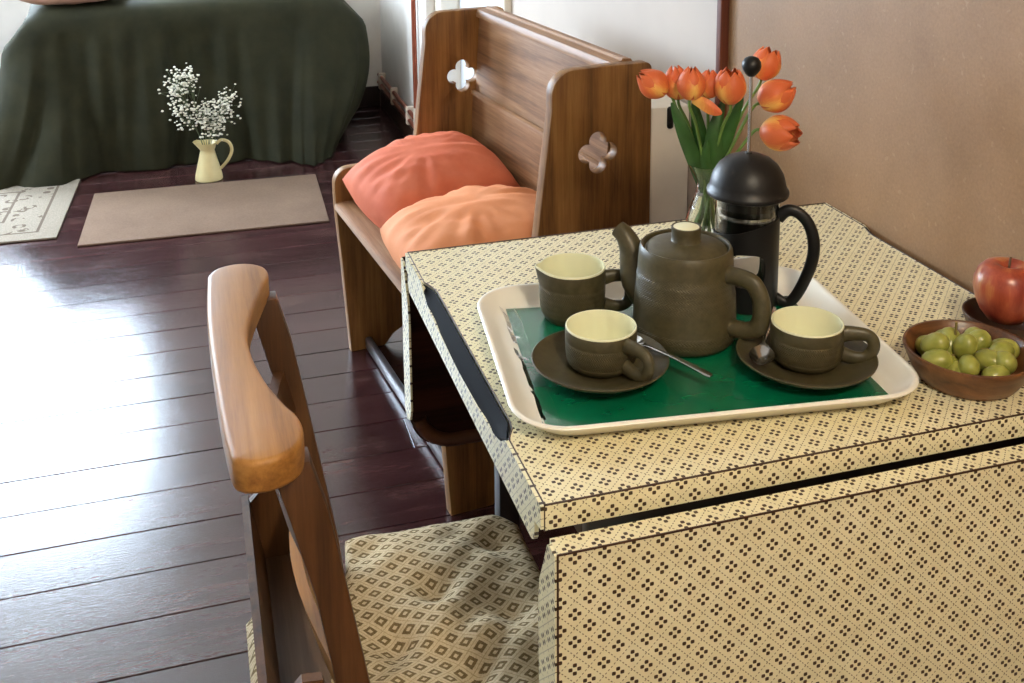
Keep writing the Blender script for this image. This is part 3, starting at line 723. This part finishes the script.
# teapot
tp = thing('teapot', 'brown stoneware teapot with cream-topped lid knob in the tray', 'teapot', (.2512, .2488, ZT), math.radians(-53))
prof = [(0, 0), (.050, 0), (.0555, .002), (.0585, .007), (.0598, .013), (.0596, .02), (.0592, .022), (.0588, .0235), (.0582, .04), (.0572, .058), (.0568, .060), (.0564, .0615), (.0557, .075), (.0553, .0785), (.0546, .080), (.0540, .093), (.0533, .103), (.0525, .109), (.0505, .1125), (.0485, .112), (.0475, .109), (.047, .105), (.044, .104), (.044, .06), (0, .06)]
obj('pot_body', lathe(prof, 64, band=set(range(4, 7)) | set(range(9, 15))), OLIVE, tp, 40)
lid = [(.0462, .1055), (.0468, .1075), (.044, .1105), (.034, .1148), (.022, .1168), (.0172, .1172), (.0165, .1185), (.0164, .128), (.0170, .132), (.0166, .1338), (.0152, .1340), (.0148, .1328)]
lo = obj('lid', lathe([(0, .104)]+lid+[(0, .1322)], 56), OLIVE, tp, 40)
obj('knob_cap', lathe([(.0146, .1324), (.0146, .1334), (.0120, .1342), (.006, .1345), (0, .1346)], 40), GLAZE, lo, 60)
sp = catmull([(-.046, 0, .040), (-.060, 0, .056), (-.067, 0, .076), (-.072, 0, .092), (-.080, 0, .105), (-.090, 0, .112)], 5)
obj('spout', tube(sp, resample([.023, .0220, .0175, .0140, .0115, .0100], len(sp)), 20), OLIVE, tp, 60)
hp = catmull([(.044, 0, .086), (.058, 0, .0885), (.078, 0, .087), (.087, 0, .080), (.0930, 0, .065), (.0935, 0, .047), (.088, 0, .034), (.076, 0, .028), (.060, 0, .027), (.050, 0, .029)], 5)
obj('handle', tube(hp, resample([.0115, .009, .0082, .008, .008, .008, .008, .0082, .009, .0105], len(hp)), 16, resample([1.0, 1.1, 1.25, 1.3, 1.3, 1.3, 1.3, 1.25, 1.1, 1.0], len(hp))), OLIVE, tp, 60)
# cups, creamer, saucers
def cup(name, label, cat, x, y, z, az, R=.0385, H=.047, spout=False, group=None):
    t = thing(name, label, cat, (x, y, z), az, group)
    k = R/.0385; h = H
    pr = [(0, .002), (.026*k, .002), (.027*k, 0), (.0295*k, 0), (.0335*k, h*.07), (.0365*k, h*.16), (.0374*k, h*.20), (.0372*k, h*.22), (.0378*k, h*.24), (.0384*k, h*.42), (.0388*k, h*.60), (.0388*k, h*.66), (.0384*k, h*.685), (.0388*k, h*.71), (.0388*k, h*.84), (.0386*k, h*.97), (.0381*k, h), (.0368*k, h), (.0362*k, h*.96), (.0362*k, h*.3), (.0335*k, h*.16), (.026*k, h*.10), (0, h*.09)]
    mats = [0]*15+[1]*(len(pr)-16)
    me = lathe(pr, 56, band=set(range(8, 12)), mats=mats)
    if spout:
        for v in me.vertices:
            a = math.atan2(v.co.y, -v.co.x); f = math.exp(-(a/.22)**2)*max(0, (v.co.z/h-.62)/.38)**1.5
            v.co.x -= .006*f; v.co.z += .002*f
    b = obj('body', me, [OLIVE, GLAZE], t, 40)
    a_ = R-.0012
    if spout: pts = [(a_, 0, h*.74), (a_+.012, 0, h*.77), (a_+.026, 0, h*.74), (a_+.031, 0, h*.58), (a_+.031, 0, h*.34), (a_+.025, 0, h*.2), (a_+.012, 0, h*.18), (a_, 0, h*.22)]
    else: pts = [(a_, 0, h*.76), (a_+.012, 0, h*.79), (a_+.026, 0, h*.76), (a_+.032, 0, h*.60), (a_+.031, 0, h*.40), (a_+.024, 0, h*.23), (a_+.012, 0, h*.20), (a_-.0005, 0, h*.27)]
    hp = catmull(pts, 5)
    obj('handle', tube(hp, resample([.007, .0058, .0052, .005, .005, .005, .0055, .0065], len(hp)), 14, 1.35), OLIVE, t, 60)
    return t
def saucer(label, x, y, z, group):
    t = thing('saucer', label, 'saucer', (x, y, z), 0, group)
    pr = [(0, .0015), (.036, .0015), (.037, 0), (.041, 0), (.043, .003), (.056, .007), (.068, .0135), (.0735, .0175), (.0742, .0192), (.0730, .0198), (.067, .0165), (.054, .0105), (.042, .0062), (.030, .0052), (.0285, .0042), (0, .0042)]
    obj('saucer_plate', lathe(pr, 64), OLIVE, t, 50); return t
SC1, SC2 = (.127, .196), (.342, .137)
saucer('brown saucer nearest the tray corner by the black grip', *SC1, ZT, 'brown saucers')
saucer('brown saucer between the teapot handle and the grape bowl', *SC2, ZT, 'brown saucers')
cup('teacup', 'brown stoneware teacup with pale lining in front of the teapot spout', 'cup', .131, .2035, ZT+.0052, math.radians(-66), group='brown teacups')
cup('teacup', 'brown stoneware teacup with pale lining beside the grape bowl', 'cup', .3465, .1445, ZT+.0052, math.radians(-29), group='brown teacups')
cup('milk_jug', 'small brown stoneware milk jug with pinched lip left of the teapot', 'jug', .1455, .3365, ZT, math.radians(-12), R=.0395, H=.066, spout=True)
def spoon(label, M):
    bm = bmesh.new(); N = 22; rows = []
    for i in range(N+1):
        s_ = i/N; L = .128
        if s_ < .28:
            q = s_/.28; wd = .0135*math.sin(PI*min(1, max(.02, q*.93+.03)))**.6; dep = .0065*math.sin(PI*min(1, q))
        else:
            q = (s_-.28)/.72; wd = lerp(.0022, .0052, q**1.5); dep = 0
        x = s_*L; zz = .004*math.sin(PI*s_)+.006*max(0, (s_-.25))
        if i == N: wd = .0035
        row = []
        for k in range(7):
            v = k/3-1; row.append(bm.verts.new((x, v*wd, zz-dep*(1-v*v)+(.0008*(1-v*v) if s_ > .28 else 0))))
        for k in range(7):
            v = 1-k/3; row.append(bm.verts.new((x, v*wd, zz-dep*(1-v*v)-.0011)))
        rows.append(row)
    for a, b in zip(rows, rows[1:]):
        for k in range(14): bm.faces.new((a[k], b[k], b[(k+1) % 14], a[(k+1) % 14]))
    bm.faces.new(rows[0]); bm.faces.new(rows[-1][::-1]); bmesh.ops.recalc_face_normals(bm, faces=bm.faces)
    o = tag(obj('teaspoon', bm, STEEL, None, 60), label, 'spoon', 'steel teaspoons'); o.matrix_world = M; return o
def aim(p, q, roll=0):
    p, q = Vector(p), Vector(q); x = (q-p).normalized(); y = Vector((0, 0, 1)).cross(x).normalized(); z = x.cross(y)
    return Matrix(((x.x, y.x, z.x, p.x), (x.y, y.y, z.y, p.y), (x.z, y.z, z.z, p.z), (0, 0, 0, 1))) @ Matrix.Rotation(roll, 4, 'X')
spoon('steel teaspoon whose handle sticks out past the saucer onto the green mat', aim((.164, .238, ZT+.0195), (.2225, .1265, ZT+.0130)))
spoon('steel teaspoon lying bowl-outward in the saucer beside the teapot handle', aim((.2790, .124, ZT+.0225), (.337, .2055, ZT+.0255)))
# cafetiere
fp = thing('french_press', 'black and glass cafetiere with its plunger raised behind the teapot', 'cafetiere', (.3633, .3138, ZT), math.radians(-34))
bk = lathe([(0, .004), (.034, .004), (.0375, .007), (.0385, .012), (.0385, .150), (.0395, .153), (.0375, .153), (.0365, .150), (.0365, .012), (.033, .0075), (0, .0072)], 48)
obj('glass_beaker', bk, GLASS, fp, 50)
def holder():
    seg, rows, z0, R, t = 96, 34, 0., .0398, .0022
    bm = bmesh.new()
    wins = [(math.radians(-82), .054, .021, .58), (math.radians(98), .030, .024, .60)]     # azimuth, z centre, half height, half angle
    def pt(i, j_, r):
        th_ = 2*PI*i/seg; ztop = .103+.012*math.cos(th_)
        z = lerp(z0, ztop, j_/rows); a = th_
        for az, zc, hh, ha in wins:
            d = (a-az+PI) % (2*PI)-PI; u, v = d/ha, (z-zc)/hh; q = (abs(u)**3+abs(v)**3)**(1/3)
            if .8 < q < 1.12 and q > 0: u, v = u/q, v/q; return (r*math.cos(az+u*ha), r*math.sin(az+u*ha), zc+v*hh), True
            if q <= .8: return (r*math.cos(a), r*math.sin(a), z), None
        return (r*math.cos(a), r*math.sin(a), z), False
    V = {}; inside = set()
    for L, r in ((0, R), (1, R-t)):
        for i in range(seg):
            for j_ in range(rows+1):
                p, st = pt(i, j_, r); V[L, i, j_] = bm.verts.new(p)
                if st is None: inside.add((i, j_))
    keep = {}
    for i in range(seg):
        for j_ in range(rows):
            cs = [(i, j_), ((i+1) % seg, j_), ((i+1) % seg, j_+1), (i, j_+1)]
            keep[i, j_] = not any(c in inside for c in cs) and not all(pt(c[0], c[1], R)[1] for c in cs)
    for (i, j_), ok in keep.items():
        if not ok: continue
        k = (i+1) % seg
        bm.faces.new((V[0, i, j_], V[0, k, j_], V[0, k, j_+1], V[0, i, j_+1])); bm.faces.new((V[1, i, j_], V[1, i, j_+1], V[1, k, j_+1], V[1, k, j_]))
    for e in [e for e in bm.edges if len(e.link_faces) == 1]: pass
    for (i, j_), ok in list(keep.items()):
        if not ok: continue
        k = (i+1) % seg
        for nb, a, b in (((i, j_-1), (i, j_), (k, j_)), ((i, j_+1), (k, j_+1), (i, j_+1)), (((i-1) % seg, j_), (i, j_+1), (i, j_)), ((k, j_), (k, j_), (k, j_+1))):
            if not keep.get(nb, False):
                try: bm.faces.new((V[0, a[0], a[1]], V[1, a[0], a[1]], V[1, b[0], b[1]], V[0, b[0], b[1]]))
                except ValueError: pass
    bmesh.ops.delete(bm, geom=[v for v in bm.verts if not v.link_faces], context='VERTS')
    bmesh.ops.recalc_face_normals(bm, faces=bm.faces)
    return bm
hd = obj('holder', holder(), BLACKP, fp, 50)
obj('holder_base', lathe([(0, 0), (.0375, 0), (.039, .0015), (.039, .0035), (0, .0035)], 48), BLACKP, hd, 50)
hp = catmull([(.037, 0, .112), (.047, 0, .122), (.060, 0, .121), (.073, 0, .108), (.080, 0, .086), (.079, 0, .062), (.0705, 0, .034), (.060, 0, .012), (.050, 0, .004), (.036, 0, .010)], 5)
obj('handle', tube(hp, resample([.006, .0056, .0053, .0053, .0055, .0055, .0052, .005, .005, .0055], len(hp)), 14, 1.35), BLACKP, fp, 60)
ld = obj('lid', lathe([(0, .139), (.0470, .139), (.0490, .1405), (.0496, .1435), (.0488, .146), (.0462, .1485), (.0452, .155), (.0425, .165), (.036, .176), (.026, .1845), (.013, .1895), (.0045, .1905), (.004, .192), (0, .192)], 56), BLACKP, fp, 40)
obj('lid_skirt', lathe([(.035, .139), (.035, .126), (.0362, .126), (.0362, .139)], 48), BLACKP, ld, 50)
rod = obj('plunger_rod', tube([(0, 0, .118), (0, 0, .2), (0, 0, .290)], .0022, 12), STEEL, fp, 60)
obj('plunger_knob', lathe([(0, .285), (.004, .2855), (.0075, .289), (.0105, .2935), (.0117, .298), (.011, .303), (.008, .3075), (.004, .3095), (0, .310)], 32), BLACKP, fp, 60)
flt = obj('filter_disc', lathe([(0, .117), (.034, .117), (.0358, .1155), (.0358, .1185), (.034, .1195), (0, .1195)], 48), STEEL, fp, 40)
bm = bmesh.new()
N = 1600
cp = []
for i in range(N+1):
    a = 2*PI*i/N; b = 80*a; cp.append(((.0345+.0012*math.cos(b))*math.cos(a), (.0345+.0012*math.cos(b))*math.sin(a), .1145+.0016*math.sin(b)))
add_tube(bm, cp, .0005, 4, caps=False); obj('spring_coil', bm, STEEL, flt, 60)
# vase of tulips
VX, VY = .4223, .5368
vase = thing('glass_vase', 'waisted clear glass vase holding the tulips', 'vase', (VX, VY, TZ))
vo = [(0, 0), (.026, 0), (.0295, .003), (.0305, .012), (.0295, .030), (.024, .048), (.0175, .065), (.0148, .078), (.0165, .089), (.022, .100), (.027, .109), (.0285, .1125)]
vi = [(.0268, .1125), (.0252, .1085), (.0203, .0995), (.0148, .0885), (.0131, .078), (.0158, .065), (.0223, .0475), (.0278, .030), (.0288, .013), (.0275, .0075), (0, .0065)]
obj('vase_glass', lathe(vo+vi, 48), GLASS, vase, 50)
kw = NB('vase_water', 0, (.86, .92, .78, 1)); kw.b.inputs['Transmission Weight'].default_value = 1; kw.b.inputs['IOR'].default_value = 1.33
obj('water', lathe([(0, .0068), (.0272, .0078), (.0285, .013), (.0275, .030), (.022, .0475), (.0155, .065), (.0150, .0665), (0, .0665)], 40), kw.m, vase, 50)
def petal_mat():
    k = NB('orange_tulip_petal', .45, spec=.3); x = k.xyz(k.coords()); c = k.coords((6, 6, 1))
    ang = k.M('ABSOLUTE', k.M('ARCTAN2', x[1], x[0]))
    st = k.noise(c, 90, 3); e = k.M('ADD', k.M('MULTIPLY', ang, 1.05), k.M('MULTIPLY', k.M('SUBTRACT', st, .5), .5))
    e = k.M('ADD', e, k.M('MULTIPLY', k.M('SUBTRACT', .012, x[2]), 9.))
    k.base(k.ramp(e, [(.25, srgb(212, 106, 62)), (.62, srgb(226, 134, 70)), (1.0, srgb(240, 184, 98))]))
    k.b.inputs['Subsurface Weight'].default_value = .15; k.b.inputs['Subsurface Radius'].default_value = (.01, .004, .002); return k.m
PETAL = petal_mat()
def petal_mesh(opening=0., L=.047, Rm=.0200):
    bm = bmesh.new(); n, m = 12, 8; rows = []
    for side in (0, 1):
        rs = []
        for i in range(n+1):
            s_ = i/n; r = .0035+Rm*math.sin(PI*(.06+.80*s_)**.9)**.75 - .002 + opening*s_**2
            r = max(r, .003)-.0007*side
            wd = 1.08*max(0, math.sin(PI*min(1, s_*.80+.17)))**.5 if s_ < 1 else .25
            row = []
            for k in range(m+1):
                v = 2*k/m-1; a = v*wd; rr = r*(1-.03*v*v)
                row.append(bm.verts.new((rr*math.cos(a), rr*math.sin(a), s_*L-.0045*v*v*s_)))
            rs.append(row)
        rows.append(rs)
    for side in (0, 1):
        for a, b in zip(rows[side], rows[side][1:]):
            for k in range(m):
                f = (a[k], a[k+1], b[k+1], b[k]); bm.faces.new(f if side == 0 else f[::-1])
    def bd(rs): return rs[0]+[r[-1] for r in rs[1:-1]]+rs[-1][::-1]+[r[0] for r in rs[1:-1]][::-1]
    A, B = bd(rows[0]), bd(rows[1])
    for i in range(len(A)): q = (i+1) % len(A); bm.faces.new((A[i], B[i], B[q], A[q]))
    bmesh.ops.recalc_face_normals(bm, faces=bm.faces)
    me = bpy.data.meshes.new('petal'); bm.to_mesh(me); bm.free(); smooth(me, 60); me.materials.append(PETAL); return me
PM = [petal_mesh(-.006, Rm=.0215), petal_mesh(.0005, Rm=.021)]
STEM = plain('tulip_stem', srgb(96, 128, 58), .45, var=.12, scale=60)
LEAFM = plain('tulip_leaf', srgb(48, 88, 36), .4, var=.25, scale=40)
VR, VN = Vector((.8917, -.4526, 0)), Vector((.4526, .8917, 0))      # across and depth directions in the bouquet
def V3(a, z, d=0): return VR*a + VN*d + Vector((0, 0, z))
def leaf_bm(pts, wmax):
    P = catmull(pts, 5); n = len(P); bm = bmesh.new(); rows = []
    for i, p in enumerate(P):
        t = (P[min(i+1, n-1)]-P[max(i-1, 0)]).normalized(); s_ = i/(n-1)
        side = t.cross(VN).normalized(); nn = side.cross(t); wd = wmax*1.2*(math.sin(PI*min(1, .12+.86*s_))**.8)+.0006
        rows.append([bm.verts.new(p+side*wd*k+nn*(.35*wd*abs(k)**1.5+q)) for q in (0, .0006) for k in (-1, -.5, 0, .5, 1)])
    for a, b in zip(rows, rows[1:]):
        for k in range(4): bm.faces.new((a[k], a[k+1], b[k+1], b[k])); bm.faces.new((a[k+5], b[k+5], b[k+6], a[k+6]))
        bm.faces.new((a[0], b[0], b[5], a[5])); bm.faces.new((a[4], a[9], b[9], b[4]))
    bm.faces.new(rows[0][:5]+rows[0][5:][::-1]); bmesh.ops.recalc_face_normals(bm, faces=bm.faces)
    return bm
rt_ = random.Random(11)
def tulip(label, b, t, db=0, dt=0, kind=0, scale=1., leaf=None, foot=(0, 0), extra=None):
    T = thing('tulip', label, 'flower', (VX, VY, TZ+.010), 0, 'orange tulips')
    b3, t3 = V3(b[0], b[1]-.010, db), V3(t[0], t[1]-.010, dt); ax = (t3-b3).normalized()
    nk = V3(b[0]*.11, .070, foot[1]*.3+db*.12); ft = V3(foot[0], .004, foot[1])
    mid = lerp(nk, b3, .55)+Vector((0, 0, .012))
    obj('stem', tube(catmull([ft, nk, mid, b3-ax*.012, b3+ax*.002], 6), .0023, 8), STEM, T, 60)
    zx = ax; xx = Vector((0, 0, 1)).cross(zx); xx = (xx if xx.length > .1 else VR.copy()).normalized(); yy_ = zx.cross(xx)
    bl = bpy.data.objects.new('bloom', None); COL.objects.link(bl); bl.parent = T; bl.empty_display_size = .02
    bl.matrix_local = Matrix(((xx.x, yy_.x, zx.x, b3.x), (xx.y, yy_.y, zx.y, b3.y), (xx.z, yy_.z, zx.z, b3.z), (0, 0, 0, 1))) @ Matrix.Scale((t3-b3).length/.047*scale, 4)
    ph = rt_.uniform(0, 2)
    for k in range(6):
        o = bpy.data.objects.new('petal', PM[kind]); COL.objects.link(o); o.parent = bl
        o.rotation_euler.z = ph+k*2*PI/3+(PI/3 if k > 2 else 0); o.scale = (1, 1, 1) if k < 3 else (.93, .93, 1.03)
    for lf in ([leaf] if leaf else [])+(extra or []):
        obj('leaf', leaf_bm([V3(p[0], p[1]-.010, p[2]) for p in lf[0]], lf[1]), LEAFM, T, 60)
    return T, bl
tulip('orange tulip leaning furthest left over the bench end', (-.062, .215), (-.098, .243), 0, -.012, foot=(.008, .01), leaf=([(-.004, .07, -.004), (-.018, .115, -.010), (-.037, .165, -.014), (-.052, .203, -.012)], .0085))
tulip('orange tulip half hidden behind the upright front tulip on the left', (-.0435, .2035), (-.0495, .250), .012, .012, foot=(.004, -.012))
C_, Cb = tulip('front upright orange tulip with one petal fallen open to the right', (-.0262, .2115), (-.0225, .2565), -.02, -.022, foot=(-.012, -.006), leaf=([(.001, .07, .004), (-.005, .115, .006), (-.014, .16, .004), (-.022, .205, .0)], .0095))
dp = obj('petal', leaf_bm([V3(-.024, .200, -.021), V3(-.010, .197, -.028), V3(.006, .188, -.030), V3(.0175, .184, -.029)], .0072), PETAL, C_, 60); dp['label'] = 'fallen open petal'
tulip('orange tulip between the front upright one and the plunger rod, set back', (-.0015, .2085), (.001, .2475), .004, .006, foot=(.0, .014), leaf=([(.002, .07, -.002), (.006, .115, -.006), (.008, .16, -.006), (.020, .205, .004)], .010))
tulip('orange tulip just left of the plunger knob', (.0285, .2045), (.0268, .2525), -.008, -.012, 1, foot=(.010, .004), leaf=([(.003, .07, .002), (.014, .115, .004), (.030, .165, .006), (.046, .210, .004)], .0085))
tulip('highest orange tulip, behind and right of the plunger knob', (.071, .234), (.084, .277), .02, .022, 1, foot=(-.008, .012))
tulip('orange tulip pointing right just below the highest one', (.0705, .204), (.1145, .2315), -.004, -.008, foot=(-.014, .002))
tulip('lowest orange tulip facing right with an open mouth', (.0745, .1645), (.118, .1685), -.006, -.032, 1, 1.05, foot=(-.004, -.014), leaf=([(.004, .07, -.005), (.0, .10, -.010), (-.004, .125, -.012), (-.001, .15, -.014)], .006))
# bowl of grapes, apple bowl
WALNUT = wood('turned_walnut', srgb(62, 36, 18), srgb(104, 66, 36), srgb(132, 88, 52), 'x', .35, rings=14)
def bowl(name, label, x, y, R, H, mat):
    k = R/.067; h = H/.037
    pr = [(0, 0), (.046*k, 0), (.050*k, .002*h), (.058*k, .014*h), (.0645*k, .029*h), (.067*k, .0352*h), (.0664*k, .037*h), (.0640*k, .037*h), (.0622*k, .0352*h), (.058*k, .025*h), (.051*k, .011*h), (.043*k, .006*h), (0, .005*h)]
    o = obj(name, lathe(pr, 64), mat, None, 45); o.location = (x, y, TZ); return tag(o, label, 'bowl')
bowl('wooden_bowl', 'shallow turned wooden bowl full of green grapes', .502, .078, .067, .037, WALNUT)
bowl('wooden_bowl', 'darker small wooden bowl under the red apple by the wall', .608, .148, .046, .030, wood('dark_turned_wood', srgb(34, 18, 12), srgb(60, 34, 22), srgb(82, 48, 30), 'x', .35))
gb = thing('grape_bunch', 'bunch of green grapes lying in the wooden bowl', 'grapes', (.502, .078, TZ+.006))
gm = NB('green_grape', .28, spec=.45); gx = gm.noise(gm.coords(), 60, 3)
gm.base(gm.ramp(gx, [(.3, srgb(126, 130, 48)), (.7, srgb(166, 166, 86))])); gm.b.inputs['Subsurface Weight'].default_value = .35; gm.b.inputs['Subsurface Radius'].default_value = (.006, .007, .002)
GME = lathe([(0, -.0145), (.004, -.0141), (.0075, -.0122), (.0104, -.0085), (.0118, -.003), (.0119, .002), (.0108, .0075), (.008, .0118), (.0042, .0142), (.0012, .0148), (0, .0146)], 20); smooth(GME, 180); GME.materials.append(gm.m)
gr = [(-.035, .010, .030, .9, .5), (-.044, -.006, .020, 1.3, 1.0), (-.022, -.028, .022, 1.5, -.6), (-.010, -.006, .032, .5, .3), (-.032, -.022, .012, 1.2, 2.), (.010, -.020, .018, 1.4, .4), (.020, -.030, .020, 1.1, -.4), (.032, -.012, .022, 1.4, 1.7), (-.012, .016, .026, .9, 2.4), (.0, .034, .018, 1.2, .2), (.022, .014, .022, .8, 1.1), (.044, -.002, .018, 1.3, .7), (.0, -.042, .014, 1.4, 1.4), (.030, .030, .018, 1.2, 2.0), (-.024, .036, .014, 1.3, -.3), (-.002, .004, .012, 1.1, .9), (.022, -.006, .010, 1.3, 2.2), (-.026, .002, .010, 1.2, .1)]
peds = bmesh.new()
for x_, y_, z_, tl, az in gr:
    o = bpy.data.objects.new('grape', GME); COL.objects.link(o); o.parent = gb; o.location = (x_, y_, z_+.004); o.rotation_euler = (tl, 0, az); sc_ = rt_.uniform(.9, 1.08); o.scale = (sc_, sc_, sc_*1.06)
    add_tube(peds, [(x_*.35, y_*.35, .026), (x_*.7, y_*.7, z_+.006), (x_*.9, y_*.9, z_+.008)], .0011, 5)
add_tube(peds, catmull([(-.008, .012, .022), (-.010, .010, .045), (-.013, .006, .058)], 4), .0014, 6)
obj('stalk', peds, plain('grape_stalk', srgb(128, 112, 60), .7), gb, 60)
ap = thing('apple', 'red and yellow apple sitting in the small dark bowl', 'apple', (.603, .142, TZ+.0235))
ak = NB('red_apple_skin', .3, spec=.5); ax_ = ak.coords(); an = ak.noise(ak.coords((9, 9, 1)), 6, 4, .6); an2 = ak.noise(ax_, 22, 4)
zz = ak.xyz(ax_)
ak.base(ak.ramp(ak.M('ADD', ak.M('MULTIPLY', an, .75), ak.M('MULTIPLY', an2, .3)), [(.36, srgb(126, 44, 32)), (.52, srgb(164, 78, 52)), (.70, srgb(198, 146, 86))]))
obj('apple_flesh', lathe([(0, .006), (.006, .003), (.013, .0005), (.020, .0035), (.028, .014), (.034, .028), (.0365, .041), (.036, .050), (.0325, .060), (.0255, .0675), (.017, .0700), (.010, .0680), (.005, .0630), (0, .058)], 40), ak.m, ap, 180)
obj('apple_stalk', tube(catmull([(0, 0, .058), (.001, 0, .068), (.004, .002, .076)], 4), .0013, 6), plain('apple_stalk_brown', srgb(84, 60, 36), .7), ap, 60)

# ------------------------------------------------------------------ ceiling pendant (behind the camera)
lp = thing('pendant_lamp', 'pendant lamp with a pale fabric drum shade hanging from the ceiling', 'lamp', (.12, -1.0, ZC))
obj('ceiling_rose', lathe([(0, 0), (.05, 0), (.05, -.012), (.02, -.03), (0, -.03)], 24), CREAM_PAINT, lp)
obj('cord', tube([(0, 0, -.03), (0, 0, -.34)], .003, 8), CREAM_PAINT, lp)
obj('lamp_shade', lathe([(.10, -.30), (.17, -.50), (.168, -.50), (.098, -.30)], 32), plain('shade_fabric', srgb(236, 222, 196), .9), lp)
bl_ = NB('bulb_glow', .5); bl_.b.inputs['Emission Color'].default_value = (1, .75, .45, 1); bl_.b.inputs['Emission Strength'].default_value = 6
obj('bulb', lathe([(0, -.36), (.012, -.36), (.014, -.38), (.028, -.41), (.030, -.43), (.02, -.452), (0, -.458)], 20), bl_.m, lp)
lt = bpy.data.lights.new('bulb_light', 'POINT'); lt.energy = LAMP_W; lt.color = (1, .89, .71); lt.shadow_soft_size = .10
lo_ = bpy.data.objects.new('bulb_light', lt); COL.objects.link(lo_); lo_.location = (.12, -1.0, ZC-.56)
